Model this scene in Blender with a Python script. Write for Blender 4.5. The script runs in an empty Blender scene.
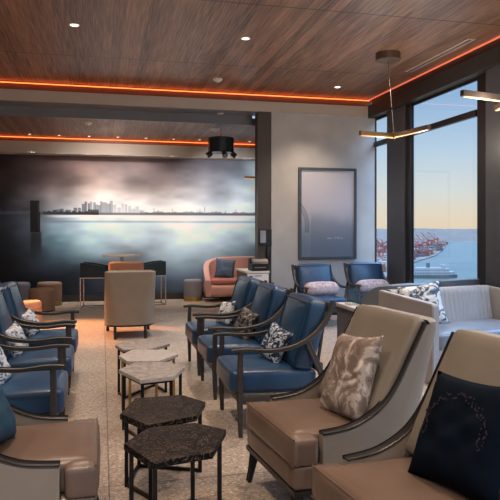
import bpy, bmesh, math, random
import numpy as np
from mathutils import Vector, Matrix, noise as mnoise
random.seed(7)
C = bpy.context.scene.collection
F = 625.0
A = math.atan(148.0 / F); CA, SA = math.cos(A), math.sin(A)
PI = math.pi

# ------------------------------------------------------------------ materials
def srgb(r, g, b):
    def f(c):
        c /= 255.0
        return c / 12.92 if c <= 0.04045 else ((c + 0.055) / 1.055) ** 2.4
    return (f(r), f(g), f(b), 1.0)

def newmat(name):
    m = bpy.data.materials.new(name); m.use_nodes = True
    nt = m.node_tree; b = nt.nodes['Principled BSDF']
    return m, nt, b

def N(nt, t, **kw):
    n = nt.nodes.new(t)
    for k, v in kw.items():
        if k in n.inputs: n.inputs[k].default_value = v
        else: setattr(n, k, v)
    return n

def mat(name, col, rough=0.5, metal=0.0, var=0.12, scale=8.0, bump=0.0, bscale=60.0, coat=0.0, stretch=None, spec=0.5):
    m, nt, b = newmat(name)
    b.inputs['Roughness'].default_value = rough
    b.inputs['Metallic'].default_value = metal
    b.inputs['Coat Weight'].default_value = coat
    b.inputs['Specular IOR Level'].default_value = spec
    tc = N(nt, 'ShaderNodeTexCoord'); mp = N(nt, 'ShaderNodeMapping')
    if stretch: mp.inputs['Scale'].default_value = stretch
    nt.links.new(tc.outputs['Object'], mp.inputs['Vector'])
    nz = N(nt, 'ShaderNodeTexNoise', Scale=scale, Detail=4.0)
    nt.links.new(mp.outputs[0], nz.inputs['Vector'])
    cr = N(nt, 'ShaderNodeValToRGB')
    c = srgb(*col)
    cr.color_ramp.elements[0].position = 0.3; cr.color_ramp.elements[1].position = 0.7
    cr.color_ramp.elements[0].color = tuple(x * (1 - var) for x in c[:3]) + (1,)
    cr.color_ramp.elements[1].color = tuple(min(1, x * (1 + var)) for x in c[:3]) + (1,)
    nt.links.new(nz.outputs['Fac'], cr.inputs['Fac'])
    nt.links.new(cr.outputs['Color'], b.inputs['Base Color'])
    if bump > 0:
        n2 = N(nt, 'ShaderNodeTexNoise', Scale=bscale, Detail=3.0)
        nt.links.new(mp.outputs[0], n2.inputs['Vector'])
        bp = N(nt, 'ShaderNodeBump', Strength=bump, Distance=0.01)
        nt.links.new(n2.outputs['Fac'], bp.inputs['Height'])
        nt.links.new(bp.outputs[0], b.inputs['Normal'])
    return m

def emis(name, col, strength):
    m, nt, b = newmat(name)
    b.inputs['Base Color'].default_value = col
    b.inputs['Emission Color'].default_value = col
    b.inputs['Emission Strength'].default_value = strength
    return m

def wood_ceiling(name, c0, c1, rough=0.3, seams=(), plank=0.125):
    m, nt, b = newmat(name)
    tc = N(nt, 'ShaderNodeTexCoord')
    sep = N(nt, 'ShaderNodeSeparateXYZ'); nt.links.new(tc.outputs['Object'], sep.inputs[0])
    def M(op, a, b_=None):
        n = nt.nodes.new('ShaderNodeMath'); n.operation = op
        for i, v in enumerate((a, b_)):
            if v is None: continue
            if isinstance(v, (int, float)): n.inputs[i].default_value = v
            else: nt.links.new(v, n.inputs[i])
        return n.outputs[0]
    xi = M('FLOOR', M('DIVIDE', sep.outputs['X'], plank))
    fx = M('FRACT', M('DIVIDE', sep.outputs['X'], plank))
    wn = N(nt, 'ShaderNodeTexWhiteNoise', noise_dimensions='1D'); nt.links.new(xi, wn.inputs['W'])
    mp = N(nt, 'ShaderNodeMapping'); mp.inputs['Scale'].default_value = (34.0, 0.8, 1.0)
    cmb = N(nt, 'ShaderNodeCombineXYZ')
    nt.links.new(sep.outputs['X'], cmb.inputs[0])
    nt.links.new(M('ADD', sep.outputs['Y'], M('MULTIPLY', wn.outputs['Value'], 17.0)), cmb.inputs[1])
    nt.links.new(cmb.outputs[0], mp.inputs[0])
    nz = N(nt, 'ShaderNodeTexNoise', Scale=2.2, Detail=6.0, Distortion=0.6); nt.links.new(mp.outputs[0], nz.inputs['Vector'])
    fac = M('ADD', M('MULTIPLY', nz.outputs['Fac'], 0.95), M('MULTIPLY', wn.outputs['Value'], 0.16))
    cr = N(nt, 'ShaderNodeValToRGB')
    cr.color_ramp.elements[0].position = 0.36; cr.color_ramp.elements[0].color = c0
    cr.color_ramp.elements[1].position = 0.74; cr.color_ramp.elements[1].color = c1
    nt.links.new(fac, cr.inputs['Fac'])
    groove = M('LESS_THAN', fx, 0.05)
    g = M('MULTIPLY', groove, 0.45)
    for s in seams:
        d = M('ABSOLUTE', M('SUBTRACT', sep.outputs['Y'], s))
        g = M('MAXIMUM', g, M('MULTIPLY', M('LESS_THAN', d, 0.012), 0.9))
    mx = N(nt, 'ShaderNodeMixRGB'); mx.inputs['Color2'].default_value = (0.008, 0.006, 0.005, 1)
    nt.links.new(g, mx.inputs['Fac']); nt.links.new(cr.outputs['Color'], mx.inputs['Color1'])
    nt.links.new(mx.outputs[0], b.inputs['Base Color'])
    b.inputs['Roughness'].default_value = rough; b.inputs['Specular IOR Level'].default_value = 0.85
    bp = N(nt, 'ShaderNodeBump', Strength=0.25, Distance=0.004); bp.invert = True
    nt.links.new(groove, bp.inputs['Height']); nt.links.new(bp.outputs[0], b.inputs['Normal'])
    return m

def terrazzo():
    m, nt, b = newmat('terrazzo')
    tc = N(nt, 'ShaderNodeTexCoord')
    v = N(nt, 'ShaderNodeTexVoronoi', Scale=75.0); nt.links.new(tc.outputs['Object'], v.inputs['Vector'])
    cr = N(nt, 'ShaderNodeValToRGB')
    sepc = N(nt, 'ShaderNodeSeparateColor'); nt.links.new(v.outputs['Color'], sepc.inputs[0])
    e = cr.color_ramp.elements
    e[0].position = 0.0; e[0].color = srgb(120, 106, 95)
    e[1].position = 1.0; e[1].color = srgb(214, 198, 182)
    for p, c in ((0.18, srgb(154, 138, 124)), (0.8, srgb(174, 158, 143))):
        x = cr.color_ramp.elements.new(p); x.color = c
    nt.links.new(sepc.outputs[0], cr.inputs['Fac'])
    nz = N(nt, 'ShaderNodeTexNoise', Scale=0.9, Detail=3.0); nt.links.new(tc.outputs['Object'], nz.inputs['Vector'])
    mr = N(nt, 'ShaderNodeMapRange'); mr.inputs['To Min'].default_value = 0.82; mr.inputs['To Max'].default_value = 1.12
    nt.links.new(nz.outputs['Fac'], mr.inputs['Value'])
    mul = N(nt, 'ShaderNodeVectorMath', operation='MULTIPLY')
    nt.links.new(cr.outputs['Color'], mul.inputs[0]); nt.links.new(mr.outputs[0], mul.inputs[1])
    sep = N(nt, 'ShaderNodeSeparateXYZ'); nt.links.new(tc.outputs['Object'], sep.inputs[0])
    def M(op, a, b_=None):
        n = nt.nodes.new('ShaderNodeMath'); n.operation = op
        for i, v_ in enumerate((a, b_)):
            if v_ is None: continue
            if isinstance(v_, (int, float)): n.inputs[i].default_value = v_
            else: nt.links.new(v_, n.inputs[i])
        return n.outputs[0]
    def line(out, off, per, w):
        fr = M('FRACT', M('DIVIDE', M('ADD', out, 50 * per - off + w / 2), per))
        return M('LESS_THAN', fr, w / per)
    g = M('MAXIMUM', line(sep.outputs['X'], 0.04, 1.5, 0.008), line(sep.outputs['Y'], 0.75, 3.0, 0.008))
    mx = N(nt, 'ShaderNodeMixRGB'); mx.inputs['Color2'].default_value = srgb(70, 60, 54)
    nt.links.new(M('MULTIPLY', g, 0.8), mx.inputs['Fac']); nt.links.new(mul.outputs[0], mx.inputs['Color1'])
    nt.links.new(mx.outputs[0], b.inputs['Base Color'])
    b.inputs['Roughness'].default_value = 0.33
    return m

def blotch(name, cols, scale=9.0, rough=0.6, dist=1.5, obj=True, detail=3.0, voro=False):
    m, nt, b = newmat(name)
    tc = N(nt, 'ShaderNodeTexCoord')
    nz = N(nt, 'ShaderNodeTexNoise', Scale=scale, Detail=detail, Distortion=dist)
    nt.links.new(tc.outputs['Object'], nz.inputs['Vector'])
    cr = N(nt, 'ShaderNodeValToRGB')
    if voro: cr.color_ramp.interpolation = 'CONSTANT'
    e = cr.color_ramp.elements
    e[0].position, e[0].color = cols[0][0], srgb(*cols[0][1])
    e[1].position, e[1].color = cols[-1][0], srgb(*cols[-1][1])
    for p, c in cols[1:-1]:
        x = e.new(p); x.color = srgb(*c)
    nt.links.new(nz.outputs['Fac'], cr.inputs['Fac'])
    nt.links.new(cr.outputs['Color'], b.inputs['Base Color'])
    b.inputs['Roughness'].default_value = rough
    return m

def attrmat(name, rough=0.6, spec=0.3):
    m, nt, b = newmat(name)
    a = N(nt, 'ShaderNodeVertexColor', layer_name='Col')
    nt.links.new(a.outputs['Color'], b.inputs['Base Color'])
    b.inputs['Roughness'].default_value = rough
    b.inputs['Specular IOR Level'].default_value = spec
    return m

def glassmat(name, tint=(0.93, 0.97, 0.97, 1), refl=0.08):
    m = bpy.data.materials.new(name); m.use_nodes = True
    nt = m.node_tree; nt.nodes.clear()
    o = N(nt, 'ShaderNodeOutputMaterial'); t = N(nt, 'ShaderNodeBsdfTransparent'); t.inputs[0].default_value = tint
    g = N(nt, 'ShaderNodeBsdfGlossy'); g.inputs['Roughness'].default_value = 0.02
    mx = N(nt, 'ShaderNodeMixShader'); mx.inputs[0].default_value = refl
    nt.links.new(t.outputs[0], mx.inputs[1]); nt.links.new(g.outputs[0], mx.inputs[2]); nt.links.new(mx.outputs[0], o.inputs[0])
    return m

M_ = {}
M_['ceil'] = wood_ceiling('walnut_ceiling', srgb(56, 37, 29), srgb(176, 134, 108), 0.40, (1.55, 3.95, 6.35, 8.78))
M_['ceil2'] = wood_ceiling('walnut_ceiling_far', srgb(62, 46, 40), srgb(158, 130, 114), 0.42, (), 0.1)
M_['floor'] = terrazzo()
M_['plaster'] = mat('grey_plaster', (190, 187, 184), 0.75, var=0.09, scale=2.5, bump=0.06, bscale=25)
M_['beam'] = mat('beam_plaster', (198, 184, 170), 0.7, var=0.05, scale=2)
M_['beamdark'] = mat('beam_grey_metal', (112, 116, 122), 0.32, var=0.08, scale=1.5)
M_['fascia'] = mat('dark_fascia', (46, 44, 45), 0.5, var=0.08)
M_['reveal'] = mat('bright_trim', (190, 188, 186), 0.5)
M_['cladding'] = mat('dark_cladding', (70, 63, 60), 0.5, var=0.15, scale=6, stretch=(1, 1, 0.1))
M_['backwall'] = mat('side_wall_paint', (90, 86, 84), 0.8)
M_['winframe'] = mat('black_aluminium', (24, 24, 26), 0.4, var=0.1)
M_['column'] = mat('grey_column_metal', (70, 74, 80), 0.42, var=0.08)
M_['base'] = mat('dark_baseboard', (34, 34, 38), 0.5)
M_['bluelea'] = mat('blue_leather', (34, 66, 98), 0.32, var=0.22, scale=7, bump=0.12, bscale=22)
M_['piping'] = mat('blue_piping', (30, 58, 84), 0.4)
M_['darkwood'] = mat('ebonised_wood', (66, 61, 58), 0.42, var=0.15, scale=10, stretch=(1, 1, 6))
M_['tan'] = mat('tan_leather', (104, 85, 73), 0.33, var=0.12, scale=5, bump=0.08, bscale=16)
M_['tanback'] = mat('taupe_leather', (124, 116, 106), 0.4, var=0.08, scale=4, bump=0.06, bscale=16)
M_['tanout'] = mat('taupe_upholstery', (142, 132, 120), 0.55, var=0.06, scale=5, bump=0.05, bscale=90)
M_['orange'] = mat('cognac_leather', (158, 122, 100), 0.6, var=0.08)
M_['blacklac'] = mat('black_lacquered_wood', (26, 23, 23), 0.35, var=0.1)
M_['sofafab'] = mat('silver_grey_upholstery', (152, 147, 144), 0.55, var=0.05, scale=4, bump=0.05, bscale=90)
M_['sofaseat'] = mat('steel_grey_leather', (112, 120, 130), 0.36, var=0.07, scale=4)
M_['darkgreyup'] = mat('slate_upholstery', (104, 118, 132), 0.5, var=0.08)
M_['pink'] = mat('salmon_leather', (190, 144, 136), 0.55, var=0.07, scale=3)
M_['pinkseat'] = mat('rose_leather', (172, 106, 100), 0.5, var=0.07)
M_['denim'] = mat('slate_blue_fabric', (72, 92, 118), 0.8, var=0.15, scale=25, bump=0.2, bscale=70)
M_['teal'] = mat('teal_fabric', (20, 62, 82), 0.75, var=0.2, scale=10, bump=0.2, bscale=60)
M_['bolster'] = blotch('blush_woven', ((0.35, (150, 128, 134)), (0.5, (190, 172, 174)), (0.65, (208, 192, 190))), 30, 0.8)
M_['bluewhite'] = blotch('blue_white_print', ((0.40, (22, 36, 62)), (0.47, (66, 88, 122)), (0.50, (188, 200, 212)), (0.56, (206, 212, 218)), (0.60, (52, 72, 104))), 15, 0.6, 2.2, voro=True)
M_['whiteblue'] = blotch('white_blue_print', ((0.33, (44, 66, 96)), (0.39, (130, 146, 168)), (0.43, (214, 216, 220)), (0.60, (196, 202, 210)), (0.66, (84, 100, 128))), 12, 0.6, 2.0, voro=True)
M_['bwbrown'] = blotch('dark_print', ((0.40, (18, 24, 38)), (0.46, (90, 82, 78)), (0.52, (176, 168, 160)), (0.57, (30, 42, 66))), 14, 0.6, 2.2, voro=True)
M_['camo'] = blotch('taupe_satin_camouflage', ((0.34, (116, 102, 94)), (0.43, (138, 122, 112)), (0.50, (176, 164, 154)), (0.57, (206, 197, 188)), (0.64, (150, 136, 126))), 6.5, 0.32, 1.8, voro=True)
M_['floral'] = blotch('white_floral_print', ((0.36, (52, 66, 84)), (0.43, (112, 124, 138)), (0.48, (198, 200, 200)), (0.60, (214, 212, 206)), (0.66, (96, 112, 130))), 10, 0.6, 1.4, voro=True)
M_['marbleb'] = blotch('black_marble', ((0.3, (10, 9, 10)), (0.50, (18, 16, 16)), (0.555, (24, 21, 20)), (0.575, (132, 114, 98)), (0.595, (18, 16, 16)), (0.65, (34, 30, 28)), (0.68, (110, 96, 84)), (0.71, (16, 14, 14))), 19, 0.45, 3.0, detail=8)
M_['marbleg'] = blotch('grey_marble', ((0.3, (108, 98, 92)), (0.5, (146, 136, 130)), (0.62, (168, 160, 154)), (0.75, (122, 112, 106))), 9, 0.3, 2.5, detail=7)
M_['marblew'] = blotch('pale_marble', ((0.3, (150, 142, 136)), (0.5, (186, 178, 172)), (0.7, (164, 154, 148))), 9, 0.3, 2.5, detail=7)
M_['marbleedge'] = mat('polished_edge', (120, 120, 122), 0.2)
M_['blackmetal'] = mat('black_metal', (24, 22, 22), 0.35, 0.6)
M_['marbleb'].node_tree.nodes['Principled BSDF'].inputs['Specular IOR Level'].default_value = 0.12
M_['brass'] = mat('brushed_brass', (176, 140, 92), 0.32, 0.85, var=0.06)
M_['bronze'] = mat('dark_bronze', (104, 88, 74), 0.4, 0.4)
M_['chrome'] = mat('satin_chrome', (190, 186, 180), 0.25, 0.9, var=0.03)
M_['white'] = mat('white_lacquer', (226, 224, 220), 0.45, var=0.03)
M_['cabside'] = mat('grey_cabinet_side', (120, 112, 108), 0.5)
M_['black'] = mat('black_plastic', (18, 19, 21), 0.4)
M_['drum'] = mat('black_gloss_drum', (44, 56, 64), 0.2, 0.4)
M_['greyottoman'] = mat('grey_velvet', (112, 110, 116), 0.7, var=0.06)
M_['brownott'] = mat('brown_velvet', (138, 112, 94), 0.7, var=0.06)
M_['peachott'] = mat('peach_velvet', (206, 156, 128), 0.7, var=0.06)
M_['goldband'] = mat('gold_band', (168, 140, 84), 0.35, 0.7)
M_['glass'] = glassmat('window_glass', (0.97, 0.99, 1.0, 1), 0.04)
M_['vase'] = glassmat('vase_glass', (0.90, 0.93, 0.93, 1), 0.06)
M_['led'] = emis('orange_led', (1.0, 0.15, 0.03, 1), 3.4)
M_['led2'] = emis('orange_led_dim', (1.0, 0.22, 0.12, 1), 0.4)
M_['lens'] = emis('lamp_lens', (1.0, 0.86, 0.7, 1), 3.0)
M_['warmled'] = emis('warm_lamp_strip', (1.0, 0.5, 0.24, 1), 0.7)
M_['paper'] = mat('pale_screen', (150, 158, 168), 0.25)
M_['emb'] = mat('maroon_embroidery', (30, 16, 32), 0.85)
M_['navy'] = mat('navy_satin', (4, 14, 26), 0.9, var=0.2, spec=0.1, scale=5)
M_['attr'] = attrmat('printed_mural', 0.55, 0.25)
M_['attr2'] = attrmat('printed_artwork', 0.35, 0.4)

# ------------------------------------------------------------------ geometry helpers
def tag(o, label=None, cat=None, group=None, kind=None):
    if label: o['label'] = label
    if cat: o['category'] = cat
    if group: o['group'] = group
    if kind: o['kind'] = kind
    return o

def empty(name, loc=(0, 0, 0), rz=0.0):
    o = bpy.data.objects.new(name, None); C.objects.link(o)
    o.location = loc; o.rotation_euler = (0, 0, rz); o.empty_display_size = 0.1
    return o

def link(name, bm, m, parent=None, smooth=False, loc=None, rz=None):
    bmesh.ops.recalc_face_normals(bm, faces=bm.faces[:])
    me = bpy.data.meshes.new(name); bm.to_mesh(me); bm.free()
    for mm in (m if isinstance(m, (list, tuple)) else (m,)): me.materials.append(mm)
    if smooth:
        me.polygons.foreach_set('use_smooth', [True] * len(me.polygons))
        if smooth != 'all':
            try: me.set_sharp_from_angle(angle=math.radians(40))
            except Exception: pass
    o = bpy.data.objects.new(name, me); C.objects.link(o)
    if parent is not None: o.parent = parent
    if loc is not None: o.location = loc
    if rz is not None: o.rotation_euler = (0, 0, rz)
    return o

def dup(o, loc=None, rz=None, parent=None):
    r = o.copy(); C.objects.link(r)
    if parent is not None: r.parent = parent
    if loc is not None: r.location = loc
    if rz is not None: r.rotation_euler = (0, 0, rz)
    for ch in list(o.children): dup(ch, parent=r)
    return r

def box(bm, x0, x1, y0, y1, z0, z1, bev=0.0, seg=2, rot=None, mi=0):
    r = bmesh.ops.create_cube(bm, size=1.0)
    vs = r['verts']
    for v in vs:
        v.co = Vector(((x0 + x1) / 2 + v.co.x * (x1 - x0), (y0 + y1) / 2 + v.co.y * (y1 - y0), (z0 + z1) / 2 + v.co.z * (z1 - z0)))
    fs = set(f for v in vs for f in v.link_faces)
    if bev > 0:
        es = list(set(e for v in vs for e in v.link_edges))
        rr = bmesh.ops.bevel(bm, geom=es, offset=bev, segments=seg, affect='EDGES', profile=0.5)
        fs = set(rr['faces']) | set(f for f in fs if f.is_valid)
        vs = list(set(v for f in fs for v in f.verts))
    for f in fs: f.material_index = mi
    if rot is not None:
        for v in vs: v.co = rot @ v.co
    return vs

def tube(bm, p0, p1, r0, r1=None, n=12, cap=True):
    r1 = r0 if r1 is None else r1
    p0, p1 = Vector(p0), Vector(p1); d = (p1 - p0)
    q = d.to_track_quat('Z', 'Y')
    a = [bm.verts.new(p0 + q @ Vector((r0 * math.cos(2 * PI * i / n), r0 * math.sin(2 * PI * i / n), 0))) for i in range(n)]
    b = [bm.verts.new(p1 + q @ Vector((r1 * math.cos(2 * PI * i / n), r1 * math.sin(2 * PI * i / n), 0))) for i in range(n)]
    for i in range(n): bm.faces.new((a[i], a[(i + 1) % n], b[(i + 1) % n], b[i]))
    if cap: bm.faces.new(a); bm.faces.new(b)

def lathe(bm, prof, n=32, cx=0, cy=0, cap=True):
    rings = []
    for r, z in prof:
        rings.append([bm.verts.new((cx + r * math.cos(2 * PI * i / n), cy + r * math.sin(2 * PI * i / n), z)) for i in range(n)])
    for a, b in zip(rings, rings[1:]):
        for i in range(n): bm.faces.new((a[i], a[(i + 1) % n], b[(i + 1) % n], b[i]))
    if cap:
        bm.faces.new(rings[0]); bm.faces.new(rings[-1])

def bar(bm, p0, p1, w, h, up=(0, 0, 1)):
    p0, p1 = Vector(p0), Vector(p1); d = (p1 - p0).normalized()
    s = d.cross(Vector(up))
    if s.length < 1e-4: s = Vector((1, 0, 0))
    s.normalize(); u = s.cross(d)
    vs = []
    for p in (p0, p1):
        for i, j in ((-1, -1), (1, -1), (1, 1), (-1, 1)):
            vs.append(bm.verts.new(p + s * (w / 2 * i) + u * (h / 2 * j)))
    bm.faces.new(vs[0:4]); bm.faces.new(vs[4:8])
    for i in range(4): bm.faces.new((vs[i], vs[(i + 1) % 4], vs[4 + (i + 1) % 4], vs[4 + i]))

def ribbon(bm, x0, width, pts, dx=None):
    """sweep in plane x=x0; pts (y, z, thickness); dx optional per-point x offset"""
    n = len(pts); rings = []
    for i, (y, z, t) in enumerate(pts):
        a = pts[max(0, i - 1)]; b = pts[min(n - 1, i + 1)]
        ty, tz = b[0] - a[0], b[1] - a[1]; l = math.hypot(ty, tz); ny, nz = -tz / l, ty / l
        xo = x0 + (dx[i] if dx else 0)
        c = min(0.006, t * 0.25)
        ring = []
        for sx, sn in ((-1, -1), (1, -1), (1, 1), (-1, 1)):
            for k in ((0, 1) if sx * sn > 0 else (1, 0)):
                ex = width / 2 - (c if k == 0 else 0); en = t / 2 - (c if k == 1 else 0)
                ring.append(bm.verts.new((xo + sx * ex, y + ny * sn * en, z + nz * sn * en)))
        rings.append(ring)
    for a, b in zip(rings, rings[1:]):
        for i in range(8): bm.faces.new((a[i], a[(i + 1) % 8], b[(i + 1) % 8], b[i]))
    bm.faces.new(rings[0]); bm.faces.new(rings[-1])

def catmull(pts, n=6):
    P = [pts[0]] + list(pts) + [pts[-1]]; out = []
    for i in range(1, len(P) - 2):
        for k in range(n):
            t = k / n
            out.append(tuple(0.5 * (2 * P[i][j] + (P[i + 1][j] - P[i - 1][j]) * t + (2 * P[i - 1][j] - 5 * P[i][j] + 4 * P[i + 1][j] - P[i + 2][j]) * t * t
                       + (3 * P[i][j] - P[i - 1][j] - 3 * P[i + 1][j] + P[i + 2][j]) * t ** 3) for j in range(len(pts[0]))))
    out.append(tuple(pts[-1])); return out

def cushion(bm, w, d, h, r=0.03, puff=(0, 0, 0), n=10, T=None, dents=0.0):
    """rounded upholstered block centred on origin, sizes w,d,h along x,y,z, faces swollen by puff"""
    half = Vector((w / 2, d / 2, h / 2)); inner = Vector((max(w / 2 - r, 1e-3), max(d / 2 - r, 1e-3), max(h / 2 - r, 1e-3)))
    key = {}
    def lin(k, m):  # denser near the edges
        t = k / m * 2 - 1
        return math.copysign(abs(t) ** 0.7, t)
    def vert(a, b, c):
        p = Vector((a * half.x, b * half.y, c * half.z))
        kk = (round(a, 5), round(b, 5), round(c, 5))
        if kk in key: return key[kk]
        q = Vector([max(-inner[i], min(inner[i], p[i])) for i in range(3)])
        dd = p - q
        if dd.length > 1e-9: p = q + dd.normalized() * r
        u, v, s = a, b, c
        p.z += puff[2] * (1 - u * u) * (1 - v * v) * c
        p.y += puff[1] * (1 - u * u) * (1 - s * s) * b
        p.x += puff[0] * (1 - v * v) * (1 - s * s) * a
        if dents: p += Vector((0, 0, 1)) * dents * mnoise.noise(p * 7)
        if T is not None: p = T @ p
        key[kk] = bm.verts.new(p); return key[kk]
    for ax in range(3):
        for s in (-1, 1):
            g = []
            for i in range(n + 1):
                row = []
                for j in range(n + 1):
                    c = [0, 0, 0]; c[ax] = s; c[(ax + 1) % 3] = lin(i, n); c[(ax + 2) % 3] = lin(j, n)
                    row.append(vert(*c))
                g.append(row)
            for i in range(n):
                for j in range(n):
                    try: bm.faces.new((g[i][j], g[i + 1][j], g[i + 1][j + 1], g[i][j + 1]))
                    except ValueError: pass

def pillow_mesh(bm, w, h, t, n=16, T=None, seed=0.0, sag=0.0, frill=0.0):
    """throw pillow standing in the xz plane, centre at origin"""
    vs = {}
    for s in (-1, 1):
        for i in range(n + 1):
            for j in range(n + 1):
                u, v = i / n * 2 - 1, j / n * 2 - 1
                e = (i in (0, n)) or (j in (0, n))
                if e and s == 1: vs[s, i, j] = vs[-1, i, j]; continue
                x = u * w / 2 * (1 - 0.09 * (1 - v * v)); z = v * h / 2 * (1 - 0.09 * (1 - u * u))
                th = t / 2 * max(0, (1 - u ** 4)) ** 0.6 * max(0, (1 - v ** 4)) ** 0.6
                wr = 0.012 * mnoise.noise(Vector((u * 3 + seed, v * 3, s * 2))) * (1 - u * u) * (1 - v * v) * 3
                y = s * (th + (wr if th > 0.005 else 0))
                y += sag * (v * v)
                if frill and e: y += frill * math.sin((i + j) * 2.3)
                p = Vector((x, y, z))
                if T is not None: p = T @ p
                vs[s, i, j] = bm.verts.new(p)
    for s in (-1, 1):
        for i in range(n):
            for j in range(n):
                try: bm.faces.new((vs[s, i, j], vs[s, i + 1, j], vs[s, i + 1, j + 1], vs[s, i, j + 1]))
                except ValueError: pass

def prism(bm, poly, z0, z1, mi_side=0):
    a = [bm.verts.new((x, y, z0)) for x, y in poly]; b = [bm.verts.new((x, y, z1)) for x, y in poly]
    bm.faces.new(a); bm.faces.new(b); n = len(poly)
    for i in range(n):
        f = bm.faces.new((a[i], a[(i + 1) % n], b[(i + 1) % n], b[i])); f.material_index = mi_side

def slab_x(bm, x0, x1, poly):
    """polygon given in (y,z), extruded from x0 to x1"""
    a = [bm.verts.new((x0, y, z)) for y, z in poly]; b = [bm.verts.new((x1, y, z)) for y, z in poly]
    bm.faces.new(a); bm.faces.new(b); n = len(poly)
    for i in range(n): bm.faces.new((a[i], a[(i + 1) % n], b[(i + 1) % n], b[i]))

def B(): return bmesh.new()
def struct(name, bm, m, parent=None, smooth=False):
    o = link(name, bm, m, parent, smooth)
    if parent is None: o['kind'] = 'structure'
    return o
def P(px, py, z):
    d = F * (1.5 - z) / (py - 230.0); t = (px - 250.0) / F; xr = t * d
    return xr * CA + d * SA, -xr * SA + d * CA

# ------------------------------------------------------------------ room shell
ZC, YW, XW, YM = 3.86, 10.4, 4.77, 13.6
XL, YB = -4.6, -3.2
bm = B(); box(bm, XL, XW + 0.03, YB, YM, -0.12, 0.0); struct('floor', bm, M_['floor'])
bm = B(); box(bm, XL, XW + 0.03, YB, YW + 0.15, ZC, ZC + 0.12); struct('ceiling', bm, M_['ceil'])
bm = B(); box(bm, XL, XW + 0.03, YW + 0.45, YM, 3.37, 3.49); struct('ceiling_far', bm, M_['ceil2'])
bm = B()
box(bm, XL, XW + 0.03, YW, YW + 0.45, 3.535, 3.71); struct('ceiling_beam', bm, M_['beam'])
bm = B(); box(bm, XL, XW + 0.03, YW + 0.15, YW + 0.45, 3.711, ZC + 0.12); struct('trim_1', bm, mat('cove_wood', (120, 78, 52), 0.5, stretch=(1, 1, 8)))
bm = B(); box(bm, XL, 2.599, YW + 0.40, YW + 0.4485, 3.365, 3.5275); box(bm, XL, 2.6, YW + 0.02, YW + 0.45, 3.528, 3.5345); struct('ceiling_bulkhead', bm, M_['beamdark'])
# cove LED strips
bm = B(); box(bm, XL, XW - 0.06, YW + 0.105, YW + 0.113, ZC - 0.026, ZC - 0.016); tag(link('led_strip', bm, M_['led']), 'long glowing orange light strip along the front of the main ceiling beam', 'light strip')
bm = B(); box(bm, XW - 0.075, XW - 0.06, YB, YW + 0.1, ZC - 0.02, ZC - 0.004); tag(link('led_strip', bm, M_['led2']), 'dim reddish light strip along the ceiling edge above the windows', 'light strip')
# soffit over the windows
bm = B(); box(bm, XW - 0.14, XW + 0.03, YB, YW - 0.001, 3.50, 3.72, 0.004); struct('ceiling_soffit', bm, M_['fascia'])
bm = B(); box(bm, XW - 0.058, XW + 0.03, YB, YW - 0.001, 3.721, ZC - 0.001); struct('trim_2', bm, mat('cove_wood_dark', (92, 60, 50), 0.5))
# far cove
bm = B(); box(bm, XL, XW, 13.12, YM, 3.05, 3.27); struct('ceiling_far_soffit', bm, M_['beam'])
bm = B(); box(bm, XL, XW, 13.105, 13.135, 3.035, 3.05); struct('trim_3', bm, M_['reveal'])
bm = B(); box(bm, XL, XW, 13.2, YM, 3.271, 3.369); struct('trim_4', bm, bpy.data.materials['cove_wood'])
bm = B(); box(bm, XL, XW, 13.150, 13.160, 3.345, 3.354); tag(link('led_strip', bm, M_['led']), 'long glowing orange light strip above the skyline mural', 'light strip')
# walls
bm = B(); box(bm, XL - 0.12, XL, YB, YM, 0, 4.0); struct('wall_left', bm, M_['backwall'])
bm = B(); box(bm, XL, XW + 0.03, YB - 0.12, YB, 3.5, 4.0); box(bm, XL, -3.6, YB - 0.12, YB, 0, 3.5); struct('wall_back', bm, M_['backwall'])
bm = B(); box(bm, XL, XW + 0.03, YM, YM + 0.12, 0, 4.0); struct('wall_front', bm, mat('mural_wall_paint', (70, 72, 78), 0.8))
bm = B(); box(bm, 2.852, XW + 0.03, YW, YW + 0.2, 0, 3.535); struct('wall_partition', bm, M_['plaster'])
bm = B(); box(bm, 2.84, XW, YW - 0.012, YW - 0.001, 3.51, 3.534); box(bm, 2.84, 2.858, YW - 0.012, YW - 0.001, 0, 3.51); struct('trim_5', bm, M_['reveal'])
bm = B(); box(bm, 2.6, 2.851, YW, YW + 0.2, 0, 3.535); struct('column_1', bm, M_['cladding'])
bm = B(); box(bm, XL, XW, YM - 0.03, YM - 0.001, 0, 0.14); struct('baseboard_front', bm, M_['base'])
bm = B(); box(bm, 2.86, XW, YW - 0.013, YW, 0, 0.09); struct('baseboard_partition', bm, M_['base'])
# right side beyond the partition
bm = B(); box(bm, XW, XW + 0.12, YW + 0.2, YM, 0, 3.6); struct('wall_right', bm, M_['backwall'])

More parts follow.
